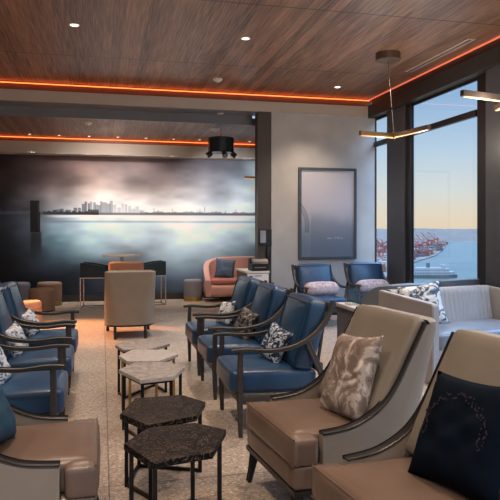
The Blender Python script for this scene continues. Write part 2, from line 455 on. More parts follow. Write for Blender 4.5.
# window wall: columns, mullions, panes
def wcol(name, y0, y1, x0, m, x1=None):
    bm = B(); box(bm, x0, x1 or XW + 0.02, y0, y1, 0, 3.5, 0.004); return struct(name, bm, m)
ncol = [1]
def column(y0, y1, xo, m):
    ncol[0] += 1
    return wcol('column_%d' % ncol[0], y0, y1, xo, m)
column(9.18, 9.80, XW - 0.06, M_['column'])
column(6.10, 6.93, XW - 0.10, M_['column'])
column(2.2, 2.9, XW - 0.10, M_['column'])
column(-1.6, -0.9, XW - 0.10, M_['column'])
wn = [0]
def window(y0, y1):
    wn[0] += 1
    w = bpy.data.objects.new('window_%d' % wn[0], None); C.objects.link(w); w['kind'] = 'structure'
    bm = B()
    fw = 0.02
    box(bm, XW, XW + 0.03, y0, y1, 3.46, 3.5); box(bm, XW, XW + 0.03, y0, y1, 0.0, 0.12)
    box(bm, XW, XW + 0.02, y0, y0 + fw, 0.12, 3.46); box(bm, XW, XW + 0.02, y1 - fw, y1, 0.12, 3.46)
    box(bm, XW - 0.04, XW + 0.02, y0 + fw, y1 - fw, 2.985, 3.07, 0.004)
    link('window_frame', bm, M_['winframe'], w)
    bm = B(); box(bm, XW + 0.01, XW + 0.016, y0 + fw, y1 - fw, 0.12, 2.985); link('pane', bm, M_['glass'], w)
    bm = B(); box(bm, XW + 0.01, XW + 0.016, y0 + fw, y1 - fw, 3.07, 3.46); link('pane', bm, M_['glass'], w)
window(9.80, 10.40)
window(7.22, 9.02)
window(4.6, 6.10); window(2.9, 4.6)
window(0.7, 2.2); window(-0.9, 0.7)
window(-3.2, -1.6)
for (a, b_) in ((-3.6, -1.5), (-1.5, 0.6), (0.6, 2.7), (2.7, XW)):  # unseen back-wall windows, added as another daylight source
    wn[0] += 1
    w = bpy.data.objects.new('window_%d' % wn[0], None); C.objects.link(w); w['kind'] = 'structure'
    bm = B(); box(bm, a, a + 0.06, YB - 0.08, YB, 0, 3.5); box(bm, b_ - 0.06, b_, YB - 0.08, YB, 0, 3.5); box(bm, a + 0.06, b_ - 0.06, YB - 0.08, YB, 0, 0.12); box(bm, a + 0.06, b_ - 0.06, YB - 0.08, YB, 2.985, 3.07)
    link('window_frame', bm, M_['winframe'], w)
    bm = B(); box(bm, a + 0.06, b_ - 0.06, YB - 0.03, YB - 0.024, 0.12, 3.5); link('pane', bm, M_['glass'], w)
# black window posts
for (a, b_) in ((9.02, 9.179), (6.931, 7.22)):
    ncol[0] += 1
    wcol('column_%d' % ncol[0], a, b_, XW - 0.03, M_['winframe'])

# ------------------------------------------------------------------ mural
def sstep(a, b, x): 
    t = np.clip((x - a) / (b - a), 0, 1); return t * t * (3 - 2 * t)
def vnoise(x, y, seed):
    rs = np.random.RandomState(seed); g = rs.rand(64, 64)
    xi = np.floor(x).astype(int); yi = np.floor(y).astype(int); fx = x - xi; fy = y - yi
    fx = fx * fx * (3 - 2 * fx); fy = fy * fy * (3 - 2 * fy)
    g0 = g[xi % 64, yi % 64]; g1 = g[(xi + 1) % 64, yi % 64]; g2 = g[xi % 64, (yi + 1) % 64]; g3 = g[(xi + 1) % 64, (yi + 1) % 64]
    return (g0 * (1 - fx) + g1 * fx) * (1 - fy) + (g2 * (1 - fx) + g3 * fx) * fy
def fbm(x, y, seed):
    return (vnoise(x, y, seed) + 0.5 * vnoise(2 * x, 2 * y, seed + 1) + 0.25 * vnoise(4 * x, 4 * y, seed + 2)) / 1.75

def image_mesh(name, corner, ux, uz, nu, nv, cols, m, parent=None):
    """flat picture: corner lower-left, ux/uz edge vectors, cols (nv,nu,3) linear, row 0 at the top"""
    u = np.linspace(0, 1, nu); v = np.linspace(1, 0, nv)
    U, V = np.meshgrid(u, v)
    co = np.array(corner)[None, None, :] + U[..., None] * np.array(ux) + V[..., None] * np.array(uz)
    me = bpy.data.meshes.new(name)
    me.vertices.add(nu * nv); me.vertices.foreach_set('co', co.reshape(-1).astype(np.float32))
    idx = np.arange(nu * nv).reshape(nv, nu)
    q = np.stack([idx[1:, :-1], idx[1:, 1:], idx[:-1, 1:], idx[:-1, :-1]], -1).reshape(-1)
    nf = (nu - 1) * (nv - 1)
    me.loops.add(nf * 4); me.loops.foreach_set('vertex_index', q.astype(np.int32))
    me.polygons.add(nf); me.polygons.foreach_set('loop_start', np.arange(0, nf * 4, 4, dtype=np.int32))
    me.update(calc_edges=True)
    at = me.color_attributes.new('Col', 'FLOAT_COLOR', 'POINT')
    c4 = np.ones((nu * nv, 4), np.float32); c4[:, :3] = cols.reshape(-1, 3)
    at.data.foreach_set('color', c4.reshape(-1))
    me.materials.append(m)
    o = bpy.data.objects.new(name, me); C.objects.link(o)
    if parent is not None: o.parent = parent
    return o
def tolin(c):
    c = np.clip(c / 255.0, 0, 1); return np.where(c <= 0.04045, c / 12.92, ((c + 0.055) / 1.055) ** 2.4)

# artwork painted over a coarse colour grid (rows from ceiling to floor, columns from left to right)
gx = [-60, 0, 30, 60, 90, 120, 150, 180, 210, 240, 262, 330]
gy = [150, 165, 185, 200, 213, 222, 240, 260, 280, 305]
G = [
 [(34,28,30),(44,38,40),(56,48,50),(66,56,58),(84,72,74),(96,86,88),(100,92,96),(92,86,92),(88,84,92),(92,94,104),(120,130,140),(100,108,116)],
 [(34,28,30),(46,40,42),(70,60,62),(92,80,80),(128,112,110),(120,110,112),(120,110,114),(110,104,110),(104,100,108),(118,122,132),(176,196,206),(120,130,140)],
 [(34,30,32),(46,42,46),(70,64,68),(110,100,102),(160,146,142),(152,144,144),(150,142,144),(158,152,154),(160,158,164),(160,168,178),(180,204,214),(130,142,152)],
 [(30,28,32),(40,40,46),(60,60,66),(120,118,122),(178,174,174),(176,174,176),(176,176,180),(196,196,200),(196,200,206),(176,188,198),(170,192,204),(130,144,154)],
 [(26,26,32),(36,38,46),(54,58,66),(112,120,130),(176,184,190),(186,192,198),(184,192,200),(200,208,214),(196,206,214),(178,192,204),(160,180,194),(130,146,158)],
 [(24,26,34),(38,42,52),(62,72,84),(106,126,142),(158,178,192),(168,186,198),(170,188,200),(188,202,212),(184,198,210),(172,190,204),(160,180,194),(130,146,158)],
 [(18,20,26),(28,32,40),(46,58,70),(100,134,152),(150,182,196),(144,164,178),(140,160,176),(160,182,198),(150,170,188),(160,184,200),(160,186,202),(120,140,154)],
 [(16,16,22),(22,24,30),(34,40,50),(60,80,96),(84,106,122),(88,100,114),(98,114,130),(116,138,156),(112,132,150),(110,134,152),(120,146,162),(100,120,134)],
 [(14,14,18),(18,18,24),(22,26,34),(32,42,56),(44,56,72),(52,62,78),(60,74,92),(76,94,114),(80,98,118),(84,102,122),(92,112,130),(80,96,110)],
 [(12,12,16),(14,14,20),(18,20,28),(22,26,38),(28,34,46),(30,36,50),(34,42,56),(46,56,72),(54,64,82),(60,70,88),(64,76,92),(60,70,84)],
]
G = np.array(G, float)
nu, nv = 620, 250
X0m, X1m, Z0m, Z1m = XL, XW, 0.14, 3.049
Um, Vm = np.meshgrid(np.linspace(X0m, X1m, nu), np.linspace(Z1m, Z0m, nv))
Ym = YM - 0.006
dd = Um * SA + Ym * CA
pu = 250 + F * (Um * CA - Ym * SA) / dd
# heights are read on the wall itself; 'rows' below are a plain linear scale of height
pv = 230 - F * (Vm - 1.5) / (13.0)
wu = pu + 14 * (fbm(pu / 26 + 3, pv / 20, 5) - 0.5); wv = pv + 9 * (fbm(pu / 30 + 9, pv / 16 + 4, 8) - 0.5)
def interp(U_, V_):
    i = np.clip(np.searchsorted(gx, U_) - 1, 0, len(gx) - 2); j = np.clip(np.searchsorted(gy, V_) - 1, 0, len(gy) - 2)
    ga, gb = np.array(gx, float), np.array(gy, float)
    fx = np.clip((U_ - ga[i]) / (ga[i + 1] - ga[i]), 0, 1)[..., None]; fy = np.clip((V_ - gb[j]) / (gb[j + 1] - gb[j]), 0, 1)[..., None]
    fx = fx * fx * (3 - 2 * fx) * .5 + fx * .5
    return (G[j, i] * (1 - fx) + G[j, i + 1] * fx) * (1 - fy) + (G[j + 1, i] * (1 - fx) + G[j + 1, i + 1] * fx) * fy
col = interp(wu, wv)
cl = fbm(pu / 34 + 20, pv / 15 + 2, 30)
col *= (1 + 0.55 * (cl - 0.5))[..., None]
# waterline
hz = 214.0
def blend(mask, c, a):
    global col
    col = col * (1 - (mask * a)[..., None]) + np.array(c, float) * (mask * a)[..., None]
band = lambda a, b, s: sstep(a - s, a + s, pv) * (1 - sstep(b - s, b + s, pv))
blend(band(215.0, 217.5, 0.6) * sstep(40, 60, pu), (216, 222, 228), 0.45)
blend(band(220.5, 222.5, 0.8) * sstep(30, 60, pu), (70, 88, 104), 0.4)
blend(band(212.3, 214.6, 0.4), (48, 50, 58), 0.75 * 1.0)
# far low shore, both ends
sh = 212.5 - 2.6 * fbm(pu / 5.0, pu * 0 + 3, 40) * (1 + 0.0 * pu)
blend((pv > sh).astype(float) * (pv < hz) * ((pu < 40) | (pu > 140)), (66, 70, 82), 0.6)
# skyline blocks
rs = np.random.RandomState(11)
xk = 42.0
while xk < 142:
    wk = rs.uniform(1.8, 4.0)
    base_h = 3 + 5.5 * math.exp(-((xk - 100) / 24.0) ** 2) + (3 if 78 < xk < 126 else 0)
    hk = base_h * rs.uniform(0.55, 1.25) + (3.5 if rs.rand() < 0.16 and xk > 80 else 0)
    tone = 46 + (xk - 42) * 0.72 + rs.uniform(-10, 14)
    a = 0.8 if xk < 88 else (0.6 if xk < 112 else 0.4)
    blend(((pu > xk) & (pu < xk + wk) & (pv > 213 - hk) & (pv < 213)).astype(float), (tone, tone + 6, tone + 16), a)
    if wk > 2.4:
        blend(((pu > xk + wk * .6) & (pu < xk + wk) & (pv > 213 - hk) & (pv < 213)).astype(float), (tone + 22, tone + 28, tone + 38), 0.5 * a)
    xk += wk * rs.uniform(0.7, 1.25)
blend(((pu > 43) & (pu < 99) & (pv > 211.4 + 0.5 * np.sin(pu)) & (pv < 214.8)).astype(float), (36, 38, 46), 0.9)
blend(((pu > 88) & (pu < 99) & (pv > 209.3) & (pv < 214.8)).astype(float), (38, 40, 48), 0.7)
# masts and cranes on the far shore
for xx, hh in ((154, 6), (158, 4), (172, 5), (200, 5), (205, 7), (197, 4), (226, 4), (236, 5)):
    blend(((np.abs(pu - xx) < 0.35) & (pv > 213 - hh) & (pv < 213)).astype(float), (90, 94, 106), 0.55)
# dark timber piling and its reflection
pw = 4.6 + 0.5 * (pv - 200) / 50
blend((np.abs(pu - 35) < pw).astype(float) * ((pv > 201) & (pv < 232)), (12, 11, 14), 0.97)
blend((np.abs(pu - 35 - 3) < 0.5).astype(float) * ((pv > 203) & (pv < 230)), (58, 52, 54), 0.6)
blend((1 - sstep(pw - 1, pw + 1.5, np.abs(pu - 36))) * sstep(230, 234, pv) * (1 - sstep(240, 262, pv)), (24, 24, 30), 0.8)
col = tolin(np.clip(col * (1.30 + 0.10 * (1 - sstep(172, 206, pv)) - 0.2 * sstep(240, 290, pv))[..., None], 6, 250))  # missing washer light put into the print colours, more in the top rows
mo = image_mesh('skyline_mural', (X0m, Ym, Z0m), (X1m - X0m, 0, 0), (0, 0, Z1m - Z0m), nu, nv, col, M_['attr'])
tag(mo, 'wall-wide misty mural of a harbour skyline with a dark timber piling', 'mural')

# ------------------------------------------------------------------ framed picture
art = empty('framed_picture', (3.86, YW - 0.002, 1.79)); tag(art, 'tall grey-framed misty picture on the grey wall above two blue armchairs', 'picture')
w2, h2, ft = 0.535, 0.80, 0.045
bm = B()
box(bm, -w2, w2, -0.05, 0, h2 - ft, h2, 0.003); box(bm, -w2, w2, -0.05, 0, -h2, -h2 + ft, 0.003)
box(bm, -w2, -w2 + ft, -0.05, 0, -h2 + ft, h2 - ft); box(bm, w2 - ft, w2, -0.05, 0, -h2 + ft, h2 - ft)
link('picture_frame', bm, mat('grey_picture_frame', (66, 76, 86), 0.4), art)
nu2, nv2 = 120, 190
U2, V2 = np.meshgrid(np.linspace(0, 1, nu2), np.linspace(0, 1, nv2))
top = np.array((196, 194, 204.)); low = np.array((112, 124, 140.))
tt = sstep(0.35, 0.95, V2 + 0.05 * (fbm(U2 * 4, V2 * 6, 3) - .5))[..., None]
c2 = top * (1 - tt) + low * tt
haze = sstep(0.50, 0.66, V2 - 0.12 * (U2 - 0.5) + 0.06 * fbm(U2 * 9, V2 * 9, 9)) * (U2 > 0.18)
c2 = c2 * (1 - 0.22 * haze[..., None]) + np.array((78, 88, 104.)) * 0.22 * haze[..., None]
# a ghostly wheel-like arc at the left edge
rr_ = np.hypot((U2 + 0.50) * 1.0, (V2 - 0.66) * 1.5)
ring = np.exp(-((rr_ - 0.64) / 0.012) ** 2) + np.exp(-((rr_ - 0.58) / 0.010) ** 2) + 0.5 * ((rr_ > .58) & (rr_ < .64))
ring = ring * (V2 < 0.72)
c2 = c2 * (1 - 0.22 * np.clip(ring, 0, 1)[..., None])
for (a, b_) in ((0.50, 0.79), (0.53, 0.785), (0.56, 0.79), (0.64, 0.785), (0.68, 0.78), (0.72, 0.785), (0.77, 0.79)):
    sp = np.exp(-(((U2 - a) / 0.014) ** 2 + ((V2 - b_) / 0.007) ** 2)); c2 = c2 + 60 * sp[..., None]
po = image_mesh('print', (-w2 + ft, -0.03, -h2 + ft), (2 * (w2 - ft), 0, 0), (0, 0, 2 * (h2 - ft)), nu2, nv2, tolin(c2), M_['attr2'], art)

# ------------------------------------------------------------------ blue leather armchair
def blue_chair():
    t = empty('armchair')
    L = M_['bluelea']; W = M_['darkwood']
    bm = B(); T = Matrix.Translation((0, -0.065, 0.375)) @ Matrix.Rotation(math.radians(-2), 4, 'X')
    cushion(bm, 0.63, 0.66, 0.17, 0.035, (0.006, 0.012, 0.022), 10, T); link('seat_cushion', bm, L, t, 'all')
    bm = B(); T = Matrix.Translation((0, 0.225, 0.70)) @ Matrix.Rotation(math.radians(-16), 4, 'X')
    cushion(bm, 0.61, 0.16, 0.54, 0.045, (0.01, 0.03, 0.02), 12, T)
    bk = link('back_cushion', bm, L, t, 'all')
    bm = B()
    for s in (-1, 1):
        a = T @ Vector((s * 0.285, -0.085, -0.23)); b_ = T @ Vector((s * 0.285, -0.085, 0.235)); tube(bm, a, b_, 0.006, n=6)
    a = T @ Vector((-0.285, -0.085, 0.235)); b_ = T @ Vector((0.285, -0.085, 0.235)); tube(bm, a, b_, 0.006, n=6)
    link('piping', bm, M_['piping'], bk, True)
    bm = B()
    for s in (-1, 1): box(bm, s * 0.345 - 0.014, s * 0.345 + 0.014, -0.34, 0.33, 0.235, 0.295, 0.004)
    box(bm, -0.34, 0.34, -0.345, -0.317, 0.235, 0.295, 0.004); box(bm, -0.34, 0.34, 0.30, 0.328, 0.235, 0.295, 0.004)
    link('seat_frame', bm, W, t, True)
    for s in (-1, 1):
        bm = B(); pts = catmull([(-0.405, 0.628, 0.026), (-0.30, 0.632, 0.030), (-0.12, 0.618, 0.030), (0.06, 0.640, 0.034), (0.20, 0.70, 0.040), (0.30, 0.79, 0.040), (0.36, 0.885, 0.034), (0.385, 0.965, 0.026)], 5)
        ribbon(bm, s * 0.362, 0.042, pts, [-s * 0.03 * sstep(0.0, 0.38, p[0]) for p in pts]); link('arm', bm, W, t, True)
        bm = B(); ribbon(bm, s * 0.358, 0.034, [(-0.335, 0.0, 0.028), (-0.340, 0.25, 0.042), (-0.338, 0.5, 0.040), (-0.335, 0.615, 0.036)]); link('leg', bm, W, t, True)
        bm = B(); ribbon(bm, s * 0.350, 0.032, catmull([(0.44, 0.0, 0.028), (0.37, 0.22, 0.042), (0.27, 0.46, 0.044), (0.17, 0.675, 0.042)], 4)); link('leg', bm, W, t, True)
    bm = B(); box(bm, -0.325, 0.325, 0.345, 0.375, 0.88, 0.955, 0.008); link('top_rail', bm, W, t, True)
    bm = B(); box(bm, -0.32, 0.32, 0.285, 0.31, 0.42, 0.50, 0.005)
    for i in range(5):
        x = -0.24 + i * 0.12; bar(bm, (x, 0.295, 0.48), (x, 0.358, 0.90), 0.03, 0.016, (0, 1, 0))
    link('back_frame', bm, W, t, True)
    return t
proto = blue_chair()
H = PI / 2
spots = [
 ((1.31, 4.77), -H, 1, 'blue leather armchair with dark open arms, nearest of the right-hand row of three'),
 ((1.31, 5.81), -H, 1, 'blue leather armchair in the middle of the right-hand row of three'),
 ((1.31, 6.75), -H, 1, 'blue leather armchair farthest along the right-hand row, nearest the pink sofa'),
 ((-0.64, 4.53), H, 1, 'blue leather armchair nearest the camera in the left-hand row, beside the tan armchair'),
 ((-0.64, 5.58), H, 1, 'blue leather armchair in the middle of the left-hand row of three'),
 ((-0.64, 6.53), H, 1, 'blue leather armchair farthest along the left-hand row, nearest the round stools'),
 ((3.36, 9.40), 0.04, 0.97, 'blue leather armchair against the grey wall under the framed picture'),
 ((4.34, 9.62), -0.02, 0.97, 'blue leather armchair against the grey wall in the corner by the window'),
]
for i, (xy, rz, sc, lab) in enumerate(spots):
    o = proto if i == 0 else dup(proto)
    o.location = (xy[0], xy[1], 0); o.rotation_euler = (0, 0, rz); o.scale = (sc,) * 3
    tag(o, lab, 'armchair', 'blue leather armchairs')

# pillows: local frame stands in xz, front face -y
def pillow(name, label, loc, rz, tilt, w, h, t, m, roll=0.0, seed=0.0, group='throw pillows', frill=0.0, cat='pillow'):
    bm = B(); T = Matrix.Rotation(tilt, 4, 'X') @ Matrix.Rotation(roll, 4, 'Y')
    pillow_mesh(bm, w, h, t, 16, T, seed, 0.0, frill)
    o = link(name, bm, m, None, 'all', loc, rz); tag(o, label, cat, group); return o
D = math.radians
pillow('throw_pillow', 'blue and white patterned throw pillow on the nearest armchair of the right-hand row', (1.33, 4.76, 0.60), -H + 0.35, D(-22), 0.30, 0.30, 0.11, M_['bluewhite'], D(14), 1)
pillow('throw_pillow', 'brown and white patterned throw pillow on the middle armchair of the right-hand row', (1.33, 5.80, 0.60), -H + 0.3, D(-22), 0.32, 0.30, 0.11, M_['bwbrown'], D(10), 2)
pillow('throw_pillow', 'bright blue patterned throw pillow on the farthest armchair of the right-hand row', (1.32, 6.72, 0.59), -H + 0.2, D(-22), 0.30, 0.28, 0.11, M_['whiteblue'], D(-8), 3)
pillow('throw_pillow', 'white and blue patterned pillow on the nearest armchair of the left-hand row', (-0.70, 4.47, 0.58), H - 0.3, D(-20), 0.28, 0.28, 0.12, M_['whiteblue'], D(-12), 4)
pillow('throw_pillow', 'white and blue patterned pillow on the middle armchair of the left-hand row', (-0.70, 5.50, 0.58), H - 0.3, D(-20), 0.27, 0.27, 0.12, M_['whiteblue'], D(-10), 5)
pillow('throw_pillow', 'white and blue patterned pillow on the farthest armchair of the left-hand row', (-0.69, 6.48, 0.58), H - 0.3, D(-20), 0.26, 0.26, 0.12, M_['whiteblue'], D(-10), 6)
for (x, y, rz, lab) in ((3.37, 9.34, 0.04, 'long blush lumbar pillow on the blue armchair under the framed picture'), (4.34, 9.56, -0.02, 'long blush lumbar pillow on the blue armchair by the window corner')):
    bm = B(); cushion(bm, 0.56, 0.17, 0.21, 0.08, (0.01, 0.02, 0.02), 8); o = link('lumbar_pillow', bm, M_['bolster'], None, 'all', (x, y, 0.565), rz); tag(o, lab, 'pillow', 'blush lumbar pillows')

# ------------------------------------------------------------------ tan lounge armchair
def lounge_chair(inner, outer, w=0.74, name='lounge_chair'):
    t = empty(name); K = M_['blacklac']; hw = w / 2
    bm = B(); T = Matrix.Translation((0, -0.12, 0.395)) @ Matrix.Rotation(D(-1.5), 4, 'X')
    cushion(bm, w - 0.11, 0.60, 0.15, 0.03, (0.004, 0.01, 0.018), 10, T)
    T2 = Matrix.Translation((0, -0.36, 0.392)) @ Matrix.Rotation(D(-1.5), 4, 'X')
    cushion(bm, w + 0.0, 0.15, 0.15, 0.03, (0.004, 0.008, 0.012), 8, T2)
    sc = link('seat_cushion', bm, inner, t, 'all')
    bm = B()
    for z in (0.066, -0.066):
        a = T2 @ Vector((-w / 2 + .01, -0.066, z)); b_ = T2 @ Vector((w / 2 - .01, -0.066, z)); tube(bm, a, b_, 0.005, n=6)
    link('piping', bm, inner, sc, True)
    bm = B()
    T = Matrix.Translation((0, -0.12, 0.265)); cushion(bm, w - 0.004, 0.61, 0.125, 0.02, (0, 0, 0), 6, T)
    link('seat_base', bm, inner, t, 'all')
    bm = B()
    prism(bm, [(-hw + .003, -0.425), (-hw + .003, 0.12), (-hw + .07, 0.27), (-hw + .22, 0.335), (hw - .22, 0.335), (hw - .07, 0.27), (hw - .003, 0.12), (hw - .003, -0.425)], 0.178, 0.205); link('base_rail', bm, K, t, True)
    # inner back, leaning
    bm = B(); T = Matrix.Translation((0, 0.222, 0.735)) @ Matrix.Rotation(D(-29), 4, 'X')
    cushion(bm, w - 0.056, 0.13, 0.63, 0.035, (0, 0.016, 0.003), 12, T); link('backrest', bm, M_['tanback'] if inner is M_['tan'] else inner, t, 'all')
    # outer shell: back with rounded corners in plan, leaning out towards the top
    bm = B()
    def ring(z, yb, r, ws):
        pts = []; n = 8
        for k in range(n + 1):
            a_ = PI - (PI / 2) * k / n; pts.append((-ws + r + r * math.cos(a_), yb - r + r * math.sin(a_)))
        for k in range(n + 1):
            a_ = PI / 2 - (PI / 2) * k / n; pts.append((ws - r + r * math.cos(a_), yb - r + r * math.sin(a_)))
        return [(x, y, z) for x, y in pts]
    lv = [(0.205, 0.34, 0.22, hw), (0.4, 0.36, 0.20, hw), (0.6, 0.385, 0.165, hw), (0.8, 0.415, 0.12, hw), (0.95, 0.44, 0.09, hw), (1.005, 0.445, 0.085, hw - 0.004), (1.018, 0.43, 0.08, hw - 0.016)]
    rings = [[bm.verts.new(p) for p in ring(*l)] for l in lv]
    for a, b_ in zip(rings, rings[1:]):
        for i in range(len(a) - 1): bm.faces.new((a[i], a[i + 1], b_[i + 1], b_[i]))
    bm.faces.new(rings[-1]); bm.faces.new(rings[0])
    link('back_shell', bm, outer, t, True)
    for s in (-1, 1):
        top = catmull([(-0.27, 0.470), (-0.12, 0.485), (0.0, 0.53), (0.09, 0.595), (0.17, 0.70), (0.25, 0.845), (0.335, 1.0)], 5)
        low = [(l[1] - l[2] + 0.004, min(l[0], 0.99)) for l in reversed(lv[:-1])] + [(-0.27, 0.205)]
        bm = B(); slab_x(bm, s * (hw - 0.05), s * (hw + 0.0005), top + low); link('side_panel', bm, outer, t, True)
        bm = B(); ribbon(bm, s * (hw - 0.024), 0.056, [(y, z + 0.004, 0.020) for y, z in top]); link('arm_trim', bm, K, t, True)
    for sx in (-1, 1):
        bm = B(); ribbon(bm, sx * (hw - 0.05), 0.045, catmull([(-0.425, 0.0, 0.026), (-0.405, 0.08, 0.034), (-0.385, 0.185, 0.055)], 4)); link('leg', bm, K, t, True)
        bm = B(); ribbon(bm, sx * (hw - 0.15), 0.042, catmull([(0.36, 0.0, 0.026), (0.32, 0.08, 0.034), (0.28, 0.185, 0.055)], 4)); link('leg', bm, K, t, True)
    return t
lc = lounge_chair(M_['tan'], M_['tanout'])
cs16, sn16 = math.cos(D(16)), math.sin(D(16))
LCS = [((1.308, 3.356), -H + D(6), 'tan leather armchair with dark swooping arm trim holding the camouflage satin pillow'),
       ((1.37, 2.316), -H + D(7), 'tan leather armchair in the bottom right corner holding the navy pillow'),
       ((-0.45, 3.20), H, 'tan leather armchair in the bottom left corner with a teal pillow'),
       ((0.38, 9.1), PI, 'taupe armchair seen from behind, standing alone before the round table')]
for i, (xy, rz, lab) in enumerate(LCS):
    o = lc if i == 0 else dup(lc)
    o.location = (xy[0], xy[1], 0); o.rotation_euler = (0, 0, rz); tag(o, lab, 'armchair', 'taupe lounge armchairs')
    if i == 3: o.scale = (0.93, 1, 0.92)
oc = lounge_chair(M_['orange'], M_['orange'], 0.56)
oc.location = (0.38, 10.55, 0); oc.rotation_euler = (0, 0, PI); oc.scale = (1, 1, 0.97); tag(oc, 'cognac leather armchair seen just behind the taupe armchair, at the round table', 'armchair')

pillow('throw_pillow', 'taupe satin camouflage pillow with a pleated edge on the tan armchair', (1.35, 3.27, 0.685), -H + D(12), D(-22), 0.40, 0.49, 0.14, M_['camo'], D(-6), 7, 'loose pillows on the tan armchairs', 0.006)
np_ = pillow('throw_pillow', 'dark navy pillow with maroon embroidery on the tan armchair in the bottom right corner', (1.40, 2.22, 0.69), -H + D(14), D(-26), 0.46, 0.46, 0.14, M_['navy'], D(-3), 8, 'loose pillows on the tan armchairs')
bm = B(); T = Matrix.Rotation(D(-26), 4, 'X') @ Matrix.Rotation(D(-3), 4, 'Y')
rs = np.random.RandomState(3)
for k in range(90):
    a_ = PI * (1.12 - 1.24 * k / 89.0); r_ = 0.145 + rs.uniform(-0.018, 0.018)
    p = Vector((r_ * math.cos(a_), 0, 0.0 + r_ * math.sin(a_) * 0.9))
    u, v = p.x / .25, p.z / .24
    th = 0.075 * (1 - u ** 4) ** .6 * (1 - v ** 4) ** .6
    p.y = -th - 0.004
    s_ = rs.uniform(0.003, 0.0065)
    vs = [bm.verts.new(T @ (p + Vector((s_ * math.cos(q), 0, s_ * math.sin(q))))) for q in (0.3, 1.6, 2.9, 4.2, 5.4)]
    bm.faces.new(vs)
eo = link('embroidery', bm, M_['emb'], np_)
eo['kind'] = 'thing'
pillow('throw_pillow', 'teal fabric pillow on the tan armchair at the bottom left', (-0.54, 3.12, 0.685), H - D(8), D(-26), 0.42, 0.42, 0.14, M_['teal'], D(8), 9, 'loose pillows on the tan armchairs')

# ------------------------------------------------------------------ hexagonal coffee tables
def hex_table(name, label, pts, z, top_m, leg_m, legs, th=0.028, edge_m=None):
    cx = sum(p[0] for p in pts) / len(pts); cy = sum(p[1] for p in pts) / len(pts)
    t = empty(name, (cx, cy, 0)); tag(t, label, 'coffee table', 'hexagonal coffee tables')
    q = [(x - cx, y - cy) for x, y in pts]
    bm = B(); prism(bm, q, z - th, z, 1 if edge_m else 0)
    bmesh.ops.bevel(bm, geom=[e for e in bm.edges if abs(e.verts[0].co.z - e.verts[1].co.z) < 1e-5], offset=0.003, segments=1, affect='EDGES')
    link('table_top', bm, [top_m, edge_m] if edge_m else top_m, t)
    fp = []
    for k in legs:
        x, y = q[k][0] * 0.86, q[k][1] * 0.86
        fp.append((x, y))
        bm = B(); box(bm, x - 0.011, x + 0.011, y - 0.011, y + 0.011, 0.0, z - th); link('leg', bm, leg_m, t)
    for nm_, zz in (('base_frame', 0.012), ('top_frame', z - th - 0.01)):
        bm = B()
        for a, b_ in zip(fp, fp[1:]): bar(bm, (a[0], a[1], zz), (b_[0], b_[1], zz), 0.018, 0.018)
        link(nm_, bm, leg_m, t)
    return t
def Q(z, *pp): return [P(x, y, z) for x, y in pp]
hex_table('coffee_table', 'black marble hexagonal coffee table, nearest the camera', Q(.43, (123.8,443.4),(148,427.5),(195,422.5),(226,429.4),(213,451.8),(150.8,462)), 0.43, M_['marbleb'], M_['blackmetal'], (5, 0, 2, 3), 0.034, M_['marbleb'])
hex_table('coffee_table', 'black marble hexagonal coffee table, the one behind and nearer the pale tables', Q(.43, (120,413.8),(135,398),(182,394.6),(205.4,401.8),(196.6,415.4),(148,425.4)), 0.43, M_['marbleb'], M_['blackmetal'], (5, 0, 1, 3), 0.034, M_['marbleb'])
hex_table('coffee_table', 'grey veined hexagonal coffee table, nearest of the three pale ones', Q(.45, (118.6,369.6),(134,362.3),(169,361.8),(184.6,367),(174,376.4),(140.4,380)), 0.45, M_['marbleg'], M_['blackmetal'], (0, 5, 4, 3), 0.028, M_['marblew'])
hex_table('coffee_table', 'pale cream hexagonal coffee table with brass frame, middle of the three pale ones', Q(.45, (118.6,355.6),(132.6,349.5),(166,349.5),(178,354),(158,361),(127,361)), 0.45, M_['marblew'], M_['brass'], (0, 5, 4, 3), 0.026)
hex_table('coffee_table', 'grey-brown hexagonal coffee table, farthest of the three pale ones', Q(.45, (115.4,345),(125,340),(156,338.4),(170,343.5),(150,349),(122,349)), 0.45, M_['marbleg'], M_['blackmetal'], (0, 5, 2, 3), 0.026)

# ------------------------------------------------------------------ grey sofa (right)
sofa = empty('sofa', (3.10, 5.45, 0), D(12)); tag(sofa, 'silver grey sofa with high square arms and channelled back by the window', 'sofa')
S, SS = M_['sofafab'], M_['sofaseat']
Ls, Dp = 1.58, 0.86
def arm_prof(x0):
    bm = B()
    slab_x(bm, x0, x0 + 0.085, [(0.0, 0.0), (0.0, 0.765), (0.02, 0.78), (Dp, 0.845), (Dp, 0.0)])
    es = [e for e in bm.edges if e.calc_length() > 0.05]
    bmesh.ops.bevel(bm, geom=bm.edges[:], offset=0.008, segments=2, affect='EDGES')
    return bm
link('armrest', arm_prof(0), S, sofa, True); link('armrest', arm_prof(Ls - 0.085), S, sofa, True)
bm = B(); cushion(bm, Ls - 0.17, 0.70, 0.16, 0.03, (0, 0.012, 0.02), 10, Matrix.Translation((Ls / 2, 0.37, 0.40))); link('seat_cushion', bm, SS, sofa, 'all')
bm = B(); box(bm, 0.08, Ls - 0.08, 0.04, Dp - 0.02, 0.03, 0.325, 0.008); link('sofa_base', bm, S, sofa, True)
bm = B()   # channelled back
nr = 22; y0b, zt, zb = 0.66, 0.85, 0.44
wr_ = (Ls - 0.17) / nr
for k in range(nr * 6 + 1):
    pass
cols_ = []
